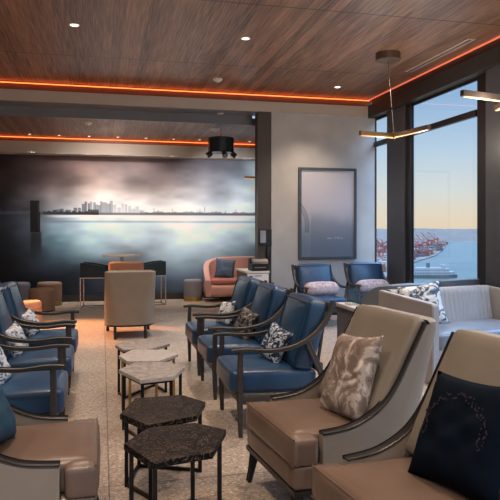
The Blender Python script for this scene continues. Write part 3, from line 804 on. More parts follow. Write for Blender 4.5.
for k in range(nr * 6 + 1):
    x = 0.085 + k / 6.0 * wr_; ph = abs(math.sin(PI * k / 6.0)); off = -0.014 * ph ** 0.6
    ring_ = []
    for j in range(9):
        f_ = j / 8.0; z = zb + (zt - 0.02 - zb) * f_; y = y0b + 0.07 * f_
        ring_.append(bm.verts.new((x, y + off, z)))
    ring_.append(bm.verts.new((x, y0b + 0.10 + off * .3, zt))); ring_.append(bm.verts.new((x, y0b + 0.17, zt)))
    ring_.append(bm.verts.new((x, y0b + 0.19, zt - 0.02))); ring_.append(bm.verts.new((x, y0b + 0.19, 0.04)))
    cols_.append(ring_)
for a, b_ in zip(cols_, cols_[1:]):
    for j in range(len(a) - 1): bm.faces.new((a[j], a[j + 1], b_[j + 1], b_[j]))
link('backrest', bm, S, sofa, 'all')
q = Matrix.Rotation(D(12), 3, 'Z') @ Vector((0.27, 0.47, 0)); 
pillow('throw_pillow', 'white floral pillow with blue leaves leaning on the grey sofa arm', (3.10 + q.x, 5.45 + q.y, 0.71), D(-22), D(-20), 0.46, 0.47, 0.14, M_['floral'], D(-10), 10, 'loose pillows on the sofas')

# two slate armchairs behind the sofa, backs to the sofa
def tub_chair(w=0.86, d=0.62, h=0.86, m=M_['darkgreyup']):
    t = empty('tub_chair')
    bm = B()
    # curved wrap back: plan follows a rounded U, open to +y
    pth = []
    for k in range(25):
        u = k / 24.0
        if u < 0.25: x = -w / 2; y = d / 2 - (d - 0.2) * (u / 0.25)
        elif u > 0.75: x = w / 2; y = -d / 2 + 0.2 + (d - 0.2) * ((u - 0.75) / 0.25)
        else:
            s = (u - 0.25) / 0.5
            if s < 0.3: a_ = PI + (PI / 2) * s / 0.3; x = -w / 2 + 0.2 + 0.2 * math.cos(a_); y = -d / 2 + 0.2 + 0.2 * math.sin(a_)
            elif s > 0.7: a_ = 1.5 * PI + (PI / 2) * (s - 0.7) / 0.3; x = w / 2 - 0.2 + 0.2 * math.cos(a_); y = -d / 2 + 0.2 + 0.2 * math.sin(a_)
            else: x = -w / 2 + 0.2 + (w - 0.4) * (s - 0.3) / 0.4; y = -d / 2
        pth.append((x, y, u))
    rings = []
    for x, y, u in pth:
        hh = h - 0.22 * (abs(u - 0.5) * 2) ** 3
        c = Vector((-x, -y, 0)); c.normalize(); c *= 0.07
        rings.append([bm.verts.new(p) for p in ((x, y, 0.12), (x, y, hh - 0.015), (x + c.x * .3, y + c.y * .3, hh), (x + c.x * .8, y + c.y * .8, hh), (x + c.x, y + c.y, hh - 0.015), (x + c.x, y + c.y, 0.12))])
    for a, b_ in zip(rings, rings[1:]):
        for i in range(6): bm.faces.new((a[i], a[(i + 1) % 6], b_[(i + 1) % 6], b_[i]))
    bm.faces.new(rings[0]); bm.faces.new(rings[-1])
    link('back_shell', bm, m, t, True)
    bm = B(); cushion(bm, w - 0.16, d - 0.1, 0.18, 0.03, (0, 0.01, 0.02), 8, Matrix.Translation((0, 0.02, 0.35))); link('seat_cushion', bm, m, t, 'all')
    bm = B(); box(bm, -w / 2 + .08, w / 2 - .08, -d / 2 + .1, d / 2 - .02, 0.13, 0.26); link('seat_base', bm, m, t)
    for sx in (-1, 1):
        for sy in (-1, 1):
            bm = B(); tube(bm, (sx * (w / 2 - .12), sy * (d / 2 - .1), 0.0), (sx * (w / 2 - .1), sy * (d / 2 - .09), 0.13), 0.014, 0.02); link('leg', bm, M_['blacklac'], t, True)
    return t
tb = tub_chair(0.66); tb.location = (3.56, 7.12, 0); tb.rotation_euler = (0, 0, D(8)); tag(tb, 'slate grey tub chair behind the left end of the grey sofa', 'armchair', 'slate tub chairs behind the sofa')
t2 = dup(tb, (4.33, 7.2, 0), D(10)); t2.scale = (1.05, 0.9, 1.04)
tag(t2, 'slate grey tub chair behind the right end of the grey sofa, against the window', 'armchair', 'slate tub chairs behind the sofa')

# low grey console with a clear glass box
cons = empty('console_table', (2.345, 5.50, 0)); tag(cons, 'narrow grey console, top coloured as window-lit and body as shaded, behind the camouflage pillow chair', 'console')
bm = B(); box(bm, -0.075, 0.075, -0.34, 0.34, 0.04, 0.745, 0.004); link('console_body', bm, mat('console_shaded_grey', (92, 92, 98), 0.6), cons)
bm = B(); box(bm, -0.085, 0.085, -0.35, 0.35, 0.746, 0.78, 0.004); link('console_top', bm, mat('console_top_lit', (196, 190, 186), 0.4), cons)  # window light coloured into the top, shade into the body
bm = B(); box(bm, -0.06, 0.06, -0.32, 0.32, 0.0, 0.04); link('plinth', bm, M_['base'], cons)
bm = B()
for (a, b_, c, d_) in ((-0.055, 0.055, -0.07, -0.064), (-0.055, 0.055, 0.064, 0.07), (-0.055, -0.049, -0.064, 0.064), (0.049, 0.055, -0.064, 0.064)): box(bm, a, b_, c, d_, 0.0, 0.16)
box(bm, -0.055, 0.055, -0.07, 0.07, -0.0, 0.008)
o = link('glass_vase', bm, M_['vase'], None, False, (2.345, 5.62, 0.781)); tag(o, 'clear square glass vase standing on the narrow grey console', 'vase')

# ------------------------------------------------------------------ back of the room
# pink sofa: rounded shell
ps = empty('sofa', (3.06, 13.12, 0)); tag(ps, 'salmon pink curved sofa in front of the mural', 'sofa')
bm = B(); w, d = 1.92, 0.72
rings = []
pth = []
for k in range(33):
    u = k / 32.0; a_ = PI * (1.0 - u)
    ex = 0.5
    x = (w / 2) * math.copysign(abs(math.cos(a_)) ** ex, math.cos(a_)); y = -d / 2 + d * abs(math.sin(a_)) ** ex
    pth.append((x, y))
for x, y in pth:
    f_ = max(0.0, min(1.0, (y + d / 2) / d)); hh = 0.46 + 0.46 * (f_ ** 0.8)
    c = Vector((-x * 1.0, -(y + d / 2) * 1.2 - 0.05, 0)).normalized() * 0.10
    o_ = Vector((x, y, 0)).normalized() * 0.03
    rings.append([bm.verts.new(p) for p in ((x, y, 0.12), (x + o_.x, y, hh - 0.05), (x + o_.x * .8, y, hh - .012), (x + c.x * .4, y + c.y * .4, hh), (x + c.x * .9, y + c.y * .9, hh - 0.02), (x + c.x, y + c.y, hh - 0.07), (x + c.x, y + c.y, 0.12))])
for a, b_ in zip(rings, rings[1:]):
    for i in range(7): bm.faces.new((a[i], a[(i + 1) % 7], b_[(i + 1) % 7], b_[i]))
bm.faces.new(rings[0]); bm.faces.new(rings[-1])
link('back_shell', bm, M_['pink'], ps, True)
bm = B(); cushion(bm, w - 0.22, 0.60, 0.12, 0.04, (0, 0.01, 0.02), 8, Matrix.Translation((0, -0.05, 0.42))); link('seat_cushion', bm, M_['pinkseat'], ps, 'all')
bm = B(); cushion(bm, w - 0.02, 0.62, 0.25, 0.06, (0, 0.03, 0), 8, Matrix.Translation((0, -0.06, 0.235))); link('sofa_base', bm, M_['pink'], ps, 'all')
for sx in (-1, 1):
    for sy in (-1, 1):
        bm = B(); tube(bm, (sx * 0.55, sy * 0.22, 0), (sx * 0.53, sy * 0.2, 0.13), 0.012, 0.02); link('leg', bm, M_['blacklac'], ps, True)
bm = B(); pillow_mesh(bm, 0.42, 0.42, 0.13, 14, Matrix.Rotation(D(-14), 4, 'X') @ Matrix.Rotation(D(6), 4, 'Y'))
o = link('throw_pillow', bm, M_['denim'], None, 'all', (2.54, 13.02, 0.68), D(-8)); tag(o, 'slate blue square pillow on the salmon pink sofa', 'pillow', 'loose pillows on the sofas')

# round stools
def stool(r, h, m, band=None, slab=False):
    t = empty('round_stool')
    bm = B()
    if slab: lathe(bm, [(r, 0.0), (r, h - 0.13), (r - 0.015, h - 0.12)], 36)
    else: lathe(bm, [(r, 0.10 if band else 0.02), (r + 0.003, h - 0.06), (r, h - 0.03), (r - 0.012, h - 0.008), (r - 0.03, h)], 36)
    link('stool_body', bm, m, t, True)
    if slab: bm = B(); lathe(bm, [(r - 0.02, h - 0.12), (r - 0.005, h - 0.10), (r - 0.005, h - 0.03), (r - 0.03, h)], 36); link('seat_pad', bm, m, t, True)
    else: bm = B(); lathe(bm, [(r - 0.004, 0.0), (r - 0.004, 0.10 if band else 0.02)], 36); link('base_band', bm, M_['goldband'] if band else M_['base'], t, True)
    return t
for (x, y, r, h, m, band, slab, lab) in (
    (1.88, 13.2, 0.195, 0.45, M_['greyottoman'], True, False, 'grey round stool with a gold base beside the pink sofa'),
    (-1.08, 12.15, 0.23, 0.42, M_['brownott'], False, False, 'brown round stool in front, left of the bar chairs by the mural'),
    (-1.02, 13.05, 0.24, 0.46, M_['brownott'], True, False, 'brown round stool with gold base behind the other brown one'),
    (-1.62, 13.10, 0.23, 0.46, M_['greyottoman'], False, False, 'dark grey round stool farthest left against the mural'),
    (-1.13, 10.6, 0.185, 0.36, M_['peachott'], False, True, 'peach round stool with a padded top in front of the brown stools')):
    t = stool(r, h, m, band, slab); t.location = (x, y, 0); tag(t, lab, 'stool', 'round stools')

# high round table
rt = empty('high_table', (0.35, 11.45, 0)); tag(rt, 'white round high table between the two black bar chairs', 'table')
bm = B(); lathe(bm, [(0.30, 1.025), (0.345, 1.035), (0.35, 1.05), (0.34, 1.06)], 40); link('table_top', bm, M_['white'], rt, True)
bm = B(); lathe(bm, [(0.03, 0.02), (0.03, 1.025)], 16); link('pedestal', bm, M_['chrome'], rt, True)
bm = B(); lathe(bm, [(0.24, 0.0), (0.24, 0.012), (0.04, 0.03)], 32); link('base_plate', bm, M_['chrome'], rt, True)

def bar_chair():
    t = empty('bar_chair')     # faces +x, back wraps -x side
    bm = B()
    slab_x(bm, -0.24, -0.21, [(-0.24, 0.60), (-0.24, 0.875), (0.24, 0.875), (0.24, 0.60)])
    for s in (-1, 1):
        y0, y1 = (s * 0.24, s * 0.215)
        v = [(-0.24, 0.60), (-0.24, 0.875), (-0.05, 0.86), (0.24, 0.80), (0.24, 0.60)]
        a = [bm.verts.new((x, y0, z)) for x, z in v]; b_ = [bm.verts.new((x, y1, z)) for x, z in v]
        bm.faces.new(a); bm.faces.new(b_)
        for i in range(5): bm.faces.new((a[i], a[(i + 1) % 5], b_[(i + 1) % 5], b_[i]))
    link('back_shell', bm, M_['drum'], t)
    bm = B(); cushion(bm, 0.44, 0.42, 0.10, 0.03, (0, 0, 0.01), 6, Matrix.Translation((0.01, 0, 0.64))); link('seat_cushion', bm, M_['bluelea'], t, 'all')
    for sx in (-1, 1):
        for sy in (-1, 1):
            bm = B(); box(bm, sx * 0.235 - 0.01, sx * 0.235 + 0.01, sy * 0.23 - 0.01, sy * 0.23 + 0.01, 0.0, 0.60 if sx > 0 else 0.6); link('leg', bm, M_['chrome'], t)
    bm = B()
    for nm_, zz in (('base_frame', 0.01), ('seat_frame', 0.588)):
        bm = B()
        for sy in (-1, 1): bar(bm, (-0.235, sy * 0.23, zz), (0.235, sy * 0.23, zz), 0.02, 0.02)
        bar(bm, (-0.225, -0.23, zz), (-0.225, 0.23, zz), 0.02, 0.02)
        link(nm_, bm, M_['chrome'], t)
    bm = B(); bar(bm, (0.235, -0.23, 0.25), (0.235, 0.23, 0.25), 0.02, 0.02); link('footrest', bm, M_['chrome'], t)
    return t
bc = bar_chair(); bc.location = (-0.14, 12.45, 0); bc.rotation_euler = (0, 0, D(-6)); tag(bc, 'black bar chair with chrome frame on the left of the round high table', 'bar chair', 'black bar chairs')
b2 = dup(bc, (0.98, 12.75, 0), PI + D(6)); tag(b2, 'black bar chair with chrome frame on the right of the round high table', 'bar chair', 'black bar chairs')

# service cabinet with a black box on it
cb = empty('service_cabinet', (2.40, 9.95, 0)); tag(cb, 'white service cabinet standing at the end of the grey wall', 'cabinet')
bm = B(); box(bm, -0.185, 0.17, -0.38, 0.38, 0.06, 0.82, 0.003); link('cabinet_body', bm, M_['cabside'], cb)
bm = B(); box(bm, -0.20, 0.18, -0.40, 0.40, 0.821, 0.85, 0.003); link('counter_top', bm, M_['white'], cb)
bm = B(); box(bm, -0.18, 0.165, -0.40, -0.382, 0.62, 0.81, 0.003); dr = link('drawer', bm, M_['white'], cb)
bm = B(); box(bm, -0.06, 0.05, -0.415, -0.401, 0.775, 0.785); link('handle', bm, M_['chrome'], dr)
bm = B(); box(bm, -0.18, 0.165, -0.40, -0.382, 0.08, 0.61, 0.003); dr = link('cabinet_door', bm, M_['white'], cb)
bm = B(); box(bm, -0.15, -0.14, -0.415, -0.401, 0.35, 0.50); link('handle', bm, M_['chrome'], dr)
bm = B(); box(bm, -0.17, 0.155, -0.36, 0.36, 0.0, 0.06); link('plinth', bm, M_['base'], cb)
bx = empty('card_printer', (2.43, 9.70, 0.851)); tag(bx, 'black boxy machine standing on the white service cabinet', 'machine')
bm = B(); slab_x(bm, -0.135, 0.135, [(-0.14, 0.0), (-0.16, 0.13), (-0.10, 0.19), (0.12, 0.20), (0.14, 0.0)]); bmesh.ops.bevel(bm, geom=bm.edges[:], offset=0.01, segments=2, affect='EDGES'); link('machine_body', bm, M_['black'], bx, True)
bm = B(); box(bm, -0.155, -0.136, -0.10, 0.0, 0.12, 0.19, 0.004); link('side_flap', bm, M_['black'], bx)
bm = B(); box(bm, -0.09, 0.09, -0.168, -0.150, 0.05, 0.065); link('paper_slot', bm, M_['cabside'], bx)
# wall panel on the column
wp = empty('wall_panel', (2.72, YW - 0.001, 1.38)); tag(wp, 'small dark control panel with pale screen on the dark column', 'control panel')
bm = B(); box(bm, -0.10, 0.12, -0.03, 0, -0.15, 0.13, 0.004); link('panel_body', bm, M_['black'], wp)
bm = B(); box(bm, -0.085, 0.015, -0.034, -0.0301, -0.10, 0.11); link('screen', bm, M_['paper'], wp)
# telephone style handset below
bm = B(); box(bm, -0.03, 0.03, -0.045, 0, -0.16, 0.16, 0.01); o = link('wall_handset', bm, M_['black'], None, True, (2.78, YW - 0.001, 1.06)); tag(o, 'slim black handset mounted on the dark column below the control panel', 'handset')
# brass sconce half hidden by the column
scn = empty('linear_sconce', (2.93, 11.9, 2.53)); tag(scn, 'short brass bar lamp in front of the mural, half behind the dark column', 'lamp')
bm = B(); box(bm, -0.22, 0.5, -0.02, 0.02, -0.02, 0.02, 0.004); link('lamp_bar', bm, M_['brass'], scn)
bm = B(); box(bm, -0.21, 0.49, -0.014, 0.014, -0.026, -0.0205); link('lamp_strip', bm, M_['warmled'], scn)
bm = B(); tube(bm, (0.2, 0, 0.02), (0.2, 0, 0.92), 0.003, n=6); link('cord', bm, M_['blackmetal'], scn)

# ------------------------------------------------------------------ ceiling fixtures
def downlight(x, y, z, r=0.055, lab='', grp='recessed ceiling downlights', m=M_['lens'], trim=M_['white']):
    t = empty('downlight', (x, y, z)); tag(t, lab, 'downlight', grp)
    bm = B(); lathe(bm, [(r * 0.72, -0.001), (r * 0.8, -0.008), (r, -0.006), (r, -0.0005)], 24, cap=False); link('trim_ring', bm, trim, t, True)
    bm = B(); lathe(bm, [(r * 0.72, -0.0035), (r * 0.72, -0.001)], 24); link('lens', bm, m, t)
    return t
downlight(-0.31, 7.46, ZC, 0.06, 'recessed white downlight in the wood ceiling, farthest left of the front ones')
downlight(1.72, 7.50, ZC, 0.06, 'recessed white downlight in the wood ceiling, centre, in front of the panel seam')
downlight(3.78, 9.70, ZC, 0.06, 'recessed white downlight in the ceiling above the framed picture')
FX = [-1.37, -0.82, -0.25, 0.31, 0.87, 1.43, 1.97, 3.03]
names = ['first from the left', 'second from the left', 'third from the left', 'fourth from the left', 'fifth from the left', 'sixth from the left', 'seventh from the left', 'last one, right beside the dark column']
for x, nm in zip(FX, names):
    downlight(x, 12.84, 3.37, 0.035, 'tiny downlight in the far ceiling above the mural, ' + nm, 'tiny downlights above the mural')
def detector(x, y, z, lab):
    t = empty('smoke_detector', (x, y, z)); tag(t, lab, 'detector', 'ceiling detectors')
    bm = B(); lathe(bm, [(0.075, -0.0005), (0.075, -0.018), (0.062, -0.026)], 28); link('detector_base', bm, M_['white'], t, True)
    bm = B(); lathe(bm, [(0.05, -0.0265), (0.045, -0.042), (0.03, -0.05)], 28); link('sensor_cap', bm, M_['white'], t, True)
detector(1.76, 9.62, ZC, 'white round detector on the wood ceiling just before the orange light strip')
detector(-0.23, 11.2, 3.37, 'white round detector on the far ceiling, left of the black drum')
detector(2.02, 11.35, 3.37, 'white round detector on the far ceiling right over the black drum')
bm = B(); lathe(bm, [(0.06, -0.001), (0.06, -0.012), (0.045, -0.016)], 24); o = link('speaker_disc', bm, M_['white'], None, True, (2.0, YW + 0.28, 3.5278)); tag(o, 'flat white ceiling disc on the grey beam above the black drum', 'ceiling disc')
# slot diffuser
sl = empty('air_slot', (4.44, 7.7, ZC)); tag(sl, 'long pale slot air vent in the wood ceiling near the windows', 'vent')
bm = B(); box(bm, -0.055, 0.055, -0.82, 0.82, -0.006, -0.0005); link('vent_frame', bm, mat('slot_vent_pale', (188, 170, 164), 0.4), sl)
bm = B(); box(bm, -0.012, 0.012, -0.80, 0.80, -0.0085, -0.0062); link('vent_slot', bm, M_['black'], sl)

# drum with spot heads
def drum_fixture(x, y, zt, ztop, lab):
    t = empty('spotlight_drum', (x, y, 0)); tag(t, lab, 'spotlight cluster', 'black spotlight drums')
    bm = B(); lathe(bm, [(0.225, zt - 0.27), (0.235, zt - 0.265), (0.235, zt - 0.005), (0.225, zt)], 40); link('drum', bm, M_['drum'], t, True)
    bm = B(); tube(bm, (0, 0, zt), (0, 0, ztop), 0.006, n=8); link('rod', bm, M_['chrome'], t)
    for k, a_ in enumerate((D(195), D(275), D(-25))):
        c = Vector((0.22 * math.cos(a_), 0.22 * math.sin(a_), zt - 0.27)); dr_ = Vector((math.cos(a_) * 0.8, math.sin(a_) * 0.5, -0.55)).normalized()
        bm = B(); tube(bm, c + Vector((0, 0, 0.0)), c + Vector((0, 0, -0.03)), 0.012); tube(bm, c + Vector((0, 0, -0.03)) - dr_ * 0.03, c + Vector((0, 0, -0.03)) + dr_ * 0.07, 0.045, 0.05, 20)
        h_ = link('spot_head', bm, M_['black'], t, True)
        bm = B(); e0 = c + Vector((0, 0, -0.03)) + dr_ * 0.0705; tube(bm, e0, e0 + dr_ * 0.002, 0.04, 0.04, 20); link('lens', bm, M_['paper'], h_, True)
    return t
drum_fixture(2.10, 11.15, 3.17, 3.37, 'black drum with tilting spotlights hanging before the mural, near the column')
drum_fixture(-2.12, 11.35, 3.12, 3.37, 'black drum with tilting spotlights cut by the left edge above the mural')

# linear brass pendants
def stick_pendant(canopy, segs, lab):
    cx, cy = canopy
    t = empty('linear_pendant', (cx, cy, 0)); tag(t, lab, 'pendant lamp', 'linear stick pendants')
    bm = B(); lathe(bm, [(0.165, ZC - 0.001), (0.165, ZC - 0.095), (0.155, ZC - 0.10)], 40); link('canopy', bm, M_['bronze'], t, True)
    n0 = segs[0][1]
    z = n0[2]
    bm = B(); tube(bm, (n0[0] - cx, n0[1] - cy, z), (0, 0, ZC - 0.10), 0.004, n=8); link('cord', bm, M_['chrome'], t)
    for a, b_, m in segs:
        a = Vector(a) - Vector((cx, cy, 0)); b_ = Vector(b_) - Vector((cx, cy, 0))
        bm = B(); bar(bm, a, b_, 0.045, 0.055); s_ = link('lamp_bar', bm, m, t)
        dn = Vector((0, 0, -0.031)); e = (b_ - a) * 0.04
        bm = B(); bar(bm, a + e + dn, b_ - e + dn, 0.028, 0.006); link('lamp_strip', bm, M_['warmled'], s_)
    bm = B(); c = Vector(n0) - Vector((cx, cy, 0)); tube(bm, c + Vector((0, 0, -0.045)), c + Vector((0, 0, 0.045)), 0.02, n=16); link('joint', bm, M_['brass'], t, True)
    return t
n1 = P(393, 136.0, 2.72)
def Pn(px, py, z, dd_=None):
    return (*P(px, py, z), z)
stick_pendant((3.72, 7.70), [(Pn(360, 133.0, 2.72), Pn(394, 135.5, 2.72), M_['brass']), (Pn(429, 127, 2.72), Pn(394, 135.5, 2.72), M_['bronze'])], 'brass and bronze stick pendant hanging in front of the farther window')
stick_pendant((4.0, 5.15), [(Pn(462, 93, 2.75), Pn(512, 99.5, 2.75), M_['bronze']), (Pn(496, 108, 2.75), Pn(512, 99.5, 2.75), M_['bronze'])], 'bronze stick pendant cut off by the right edge of the view')

# ------------------------------------------------------------------ outside: harbour
ZW = -60.0
def wmat():
    m, nt, b = newmat('harbour_water')
    b.inputs['Roughness'].default_value = 0.45; b.inputs['Specular IOR Level'].default_value = 0.2
    tc = N(nt, 'ShaderNodeTexCoord'); nz = N(nt, 'ShaderNodeTexNoise', Scale=0.03, Detail=6.0)
    mp = N(nt, 'ShaderNodeMapping'); mp.inputs['Scale'].default_value = (1, 0.35, 1)
    nt.links.new(tc.outputs['Object'], mp.inputs[0]); nt.links.new(mp.outputs[0], nz.inputs['Vector'])
    cr = N(nt, 'ShaderNodeValToRGB'); cr.color_ramp.elements[0].color = srgb(34, 42, 38); cr.color_ramp.elements[1].color = srgb(52, 58, 50)
    cr.color_ramp.elements[0].position = .35; cr.color_ramp.elements[1].position = .65
    nt.links.new(nz.outputs['Fac'], cr.inputs[0]); nt.links.new(cr.outputs[0], b.inputs['Base Color'])
    bp = N(nt, 'ShaderNodeBump', Strength=0.5, Distance=1.0); n2 = N(nt, 'ShaderNodeTexNoise', Scale=0.15, Detail=3.0)
    nt.links.new(tc.outputs['Object'], n2.inputs['Vector']); nt.links.new(n2.outputs['Fac'], bp.inputs['Height']); nt.links.new(bp.outputs[0], b.inputs['Normal'])
    return m
bm = B(); vs = [bm.verts.new(p) for p in ((60, -3000, ZW), (12000, -3000, ZW), (12000, 14000, ZW), (60, 14000, ZW))]; bm.faces.new(vs); struct('harbour_water', bm, wmat())
shore = [P(x, y, ZW) for x, y in ((330, 300), (372, 290), (389, 276), (397, 270), (406, 265), (420, 261), (436, 256), (441, 252), (446, 247), (444, 244.5), (452, 242.5))]
shore = shore + [P(452, 241.8, ZW), P(300, 241.8, ZW), P(250, 262, ZW), P(250, 300, ZW)]
bm = B(); prism(bm, shore, ZW - 2, ZW + 2.0)
landm = blotch('port_ground', ((0.3, (62, 50, 46)), (0.5, (84, 66, 58)), (0.7, (100, 86, 76))), 0.012, 0.9)
struct('outside_port_land', bm, landm)
# far shore and hills: a displaced ridge with depth
def ridge(name, y0, y1, px0, px1, topf, m, n=120, rows=8):
    bm = B(); g = []
    d0 = -(ZW - 1.5) * F / (y0 - 230); d1 = d0 + y1
    for j in range(rows + 1):
        row = []
        for i in range(n + 1):
            px = px0 + (px1 - px0) * i / n; t = (px - 250) / F; d = d0 + (d1 - d0) * j / rows
            f_ = j / rows; prof = math.sin(min(1, f_ * 1.25) * PI / 2)
            zz = ZW + (topf(px) - ZW) * prof * (0.85 + 0.15 * mnoise.noise(Vector((px * .35, f_ * 3, 1)))) if j else ZW
            row.append(bm.verts.new((t * d * CA + d * SA, -t * d * SA + d * CA, zz)))
        g.append(row)
    for j in range(rows):
        for i in range(n): bm.faces.new((g[j][i], g[j][i + 1], g[j + 1][i + 1], g[j + 1][i]))
    struct(name, bm, m, None, 'all')
hm = blotch('far_wooded_hills', ((0.3, (48, 40, 34)), (0.45, (66, 50, 40)), (0.55, (86, 68, 54)), (0.7, (54, 50, 40))), 0.011, 0.95)
ridge('outside_hills', 241.5, 3000, 300, 620, lambda px: 24 + 9 * mnoise.noise(Vector((px * 0.03, 2.2, 0))) + 6 * mnoise.noise(Vector((px * 0.12, 5, 0))), hm)
# port cranes
redm = mat('crane_red', (116, 50, 40), 0.6); whm = mat('ferry_white', (112, 116, 120), 0.5); grm = mat('ferry_hull', (52, 60, 64), 0.6)
def crane():
    t = empty('harbor_crane')
    for sx in (-1, 1):
        for sy in (-1, 1):
            bm = B(); bar(bm, (sx * 10, sy * 9, 0), (sx * 8, sy * 9, 44), 2.4, 2.4, (0, 1, 0)); link('leg', bm, redm, t)
    bm = B(); box(bm, -14, 9, -3, 3, 38, 43); box(bm, -10, 10, -10, -7.5, 13, 16); box(bm, -10, 10, 7.5, 10, 13, 16); box(bm, -10, 10, -10, 10, 36, 38.5); link('portal_beam', bm, redm, t)
    bm = B(); bar(bm, (8, 0, 42), (40, 0, 74), 3.0, 3.2, (0, 1, 0)); link('boom', bm, redm, t)
    bm = B(); bar(bm, (4, 0, 43), (10, 0, 64), 1.6, 1.6, (0, 1, 0)); bar(bm, (10, 0, 64), (36, 0, 70), 0.9, 0.9, (0, 1, 0)); bar(bm, (10, 0, 64), (-13, 0, 43), 0.9, 0.9, (0, 1, 0)); link('mast', bm, redm, t)
    bm = B(); box(bm, -8, 0, -4, 4, 43, 49); link('machine_house', bm, whm, t)
    return t
cr0 = crane(); first = True
crp = [(401, 262.5, 0.75, 2.2), (407, 259, 0.78, 2.0), (413, 256.5, 0.8, 2.4), (419, 254.5, 0.85, 2.1), (425, 252, 0.9, 2.3), (430, 249.5, 0.95, 2.6), (436, 247.5, 1.0, 2.2), (384, 258, 0.85, 2.4), (379, 263, 0.8, 2.1)]
wh = ['first of the port cranes left of the window post', ]
clab = ['nearest above the ferry stern', 'second along the quay beside the wide pane edge', 'third along the quay', 'fourth along the quay', 'in the middle of the port', 'towards the quay point', 'farthest out at the quay point', 'seen through the narrow window pane, farther one', 'seen through the narrow window pane, nearer one']
for i, (px, py, sc, rz) in enumerate(crp):
    o = cr0 if i == 0 else dup(cr0)
    sc *= 0.72; x, y = P(px, py, ZW + 2); o.location = (x, y, ZW + 2); o.rotation_euler = (0, 0, rz - 1.2 + 0.3 * i); o.scale = (sc,) * 3
    tag(o, 'red harbour crane, ' + clab[i], 'crane', 'red harbour cranes')
# port sheds
rs = np.random.RandomState(21)
shedm = [mat('shed_a', (98, 86, 78), 0.8), mat('shed_b', (92, 50, 42), 0.8), mat('shed_c', (122, 116, 110), 0.8), mat('shed_d', (62, 62, 68), 0.8)]
bm = B()
k = 0
while k < 420:
    px = rs.uniform(372, 447); py = rs.uniform(243.5, 272)
    lim = np.interp(px, [372, 389, 397, 406, 420, 436, 446], [288, 274, 267, 262.5, 258.5, 253.5, 245.5])
    if py > lim - 0.8: continue
    x, y = P(px, py, ZW + 2); L_ = rs.uniform(8, 34); W_ = rs.uniform(8, 20); hh = rs.uniform(4, 14)
    R_ = Matrix.Translation((x, y, ZW + 2)) @ Matrix.Rotation(rs.uniform(-.4, .4), 4, 'Z')
    box(bm, -L_ / 2, L_ / 2, -W_ / 2, W_ / 2, 0, hh, rot=R_, mi=int(rs.choice([0, 1, 1, 2, 3]))); k += 1
o = link('port_sheds', bm, shedm); tag(o, 'distant clutter of port sheds and containers on the far quay', 'port buildings', None, 'stuff')
# ferry
fx, fy = P(428, 277.5, ZW); fr = empty('ferry', (fx, fy, ZW), math.atan2(702.59 - 720.53, 437.23 - 361.51)); tag(fr, 'pale passenger ferry crossing the harbour beyond the window', 'ferry')
def hullpoly(L_, W_, nose):
    return [(-L_ / 2, 0), (-L_ / 2 + nose, -W_ / 2), (L_ / 2 - nose, -W_ / 2), (L_ / 2, 0), (L_ / 2 - nose, W_ / 2), (-L_ / 2 + nose, W_ / 2)]
bm = B(); prism(bm, hullpoly(76, 18, 14), -1, 4.0); link('hull', bm, grm, fr)
bm = B(); prism(bm, hullpoly(70, 18, 8), 4.0, 8.0); link('car_deck', bm, whm, fr)
bm = B(); prism(bm, hullpoly(56, 16, 5), 8.0, 11.5); dk = link('passenger_deck', bm, whm, fr)
bm = B()
for k in range(22): box(bm, -24 + k * 2.2, -22.8 + k * 2.2, -8.1, -8.02, 9.2, 10.6)
link('deck_windows', bm, grm, dk)
bm = B()
for k in range(16): box(bm, -26 + k * 3.3, -24 + k * 3.3, -9.1, -9.02, 5.2, 7.0)
link('deck_openings', bm, grm, fr)
bm = B(); prism(bm, hullpoly(44, 12, 4), 11.5, 13.0); link('sun_deck', bm, whm, fr)
for sx in (-1, 1):
    bm = B(); box(bm, sx * 20 - 3, sx * 20 + 3, -4, 4, 13, 16.5); link('wheelhouse', bm, whm, fr)
bm = B(); tube(bm, (0, 0, 13), (0, 0, 19), 2.6, 2.2, 16); link('funnel', bm, grm, fr)
bm = B(); tube(bm, (14, 0, 13), (14, 0, 23), 0.4, 0.3, 8); link('mast', bm, whm, fr)

# ------------------------------------------------------------------ world and lights
w = bpy.data.worlds.new('sky'); bpy.context.scene.world = w; w.use_nodes = True
nt = w.node_tree; bg = nt.nodes['Background']
tc = N(nt, 'ShaderNodeTexCoord'); nrm = N(nt, 'ShaderNodeVectorMath', operation='NORMALIZE'); nt.links.new(tc.outputs['Generated'], nrm.inputs[0])
sep = N(nt, 'ShaderNodeSeparateXYZ'); nt.links.new(nrm.outputs[0], sep.inputs[0])
cr = N(nt, 'ShaderNodeValToRGB'); nt.links.new(sep.outputs['Z'], cr.inputs[0])
e = cr.color_ramp.elements
e[0].position = 0.0; e[0].color = srgb(236, 214, 186)
e[1].position = 1.0; e[1].color = srgb(120, 160, 210)
for p, c in ((0.02, (236, 218, 192)), (0.06, (218, 222, 218)), (0.12, (190, 212, 230)), (0.2, (152, 186, 222)), (0.3, (150, 185, 222))):
    x = e.new(p); x.color = srgb(*c)
# brighter overhead sky
mr = N(nt, 'ShaderNodeMapRange'); mr.inputs['From Min'].default_value = 0.26; mr.inputs['From Max'].default_value = 0.7; mr.inputs['To Min'].default_value = 0.62; mr.inputs['To Max'].default_value = 9.0
nt.links.new(sep.outputs['Z'], mr.inputs['Value']); nt.links.new(mr.outputs[0], bg.inputs['Strength']); nt.links.new(cr.outputs[0], bg.inputs['Color'])

def light(kind, name, loc, energy, color, tgt=None, **kw):
    l = bpy.data.lights.new(name, kind); l.energy = energy; l.color = color
    for k, v in kw.items(): setattr(l, k, v)
    o = bpy.data.objects.new(name, l); C.objects.link(o); o.location = loc
    if tgt is not None:
        o.rotation_euler = (Vector(tgt) - Vector(loc)).to_track_quat('-Z', 'Y').to_euler()
    return o
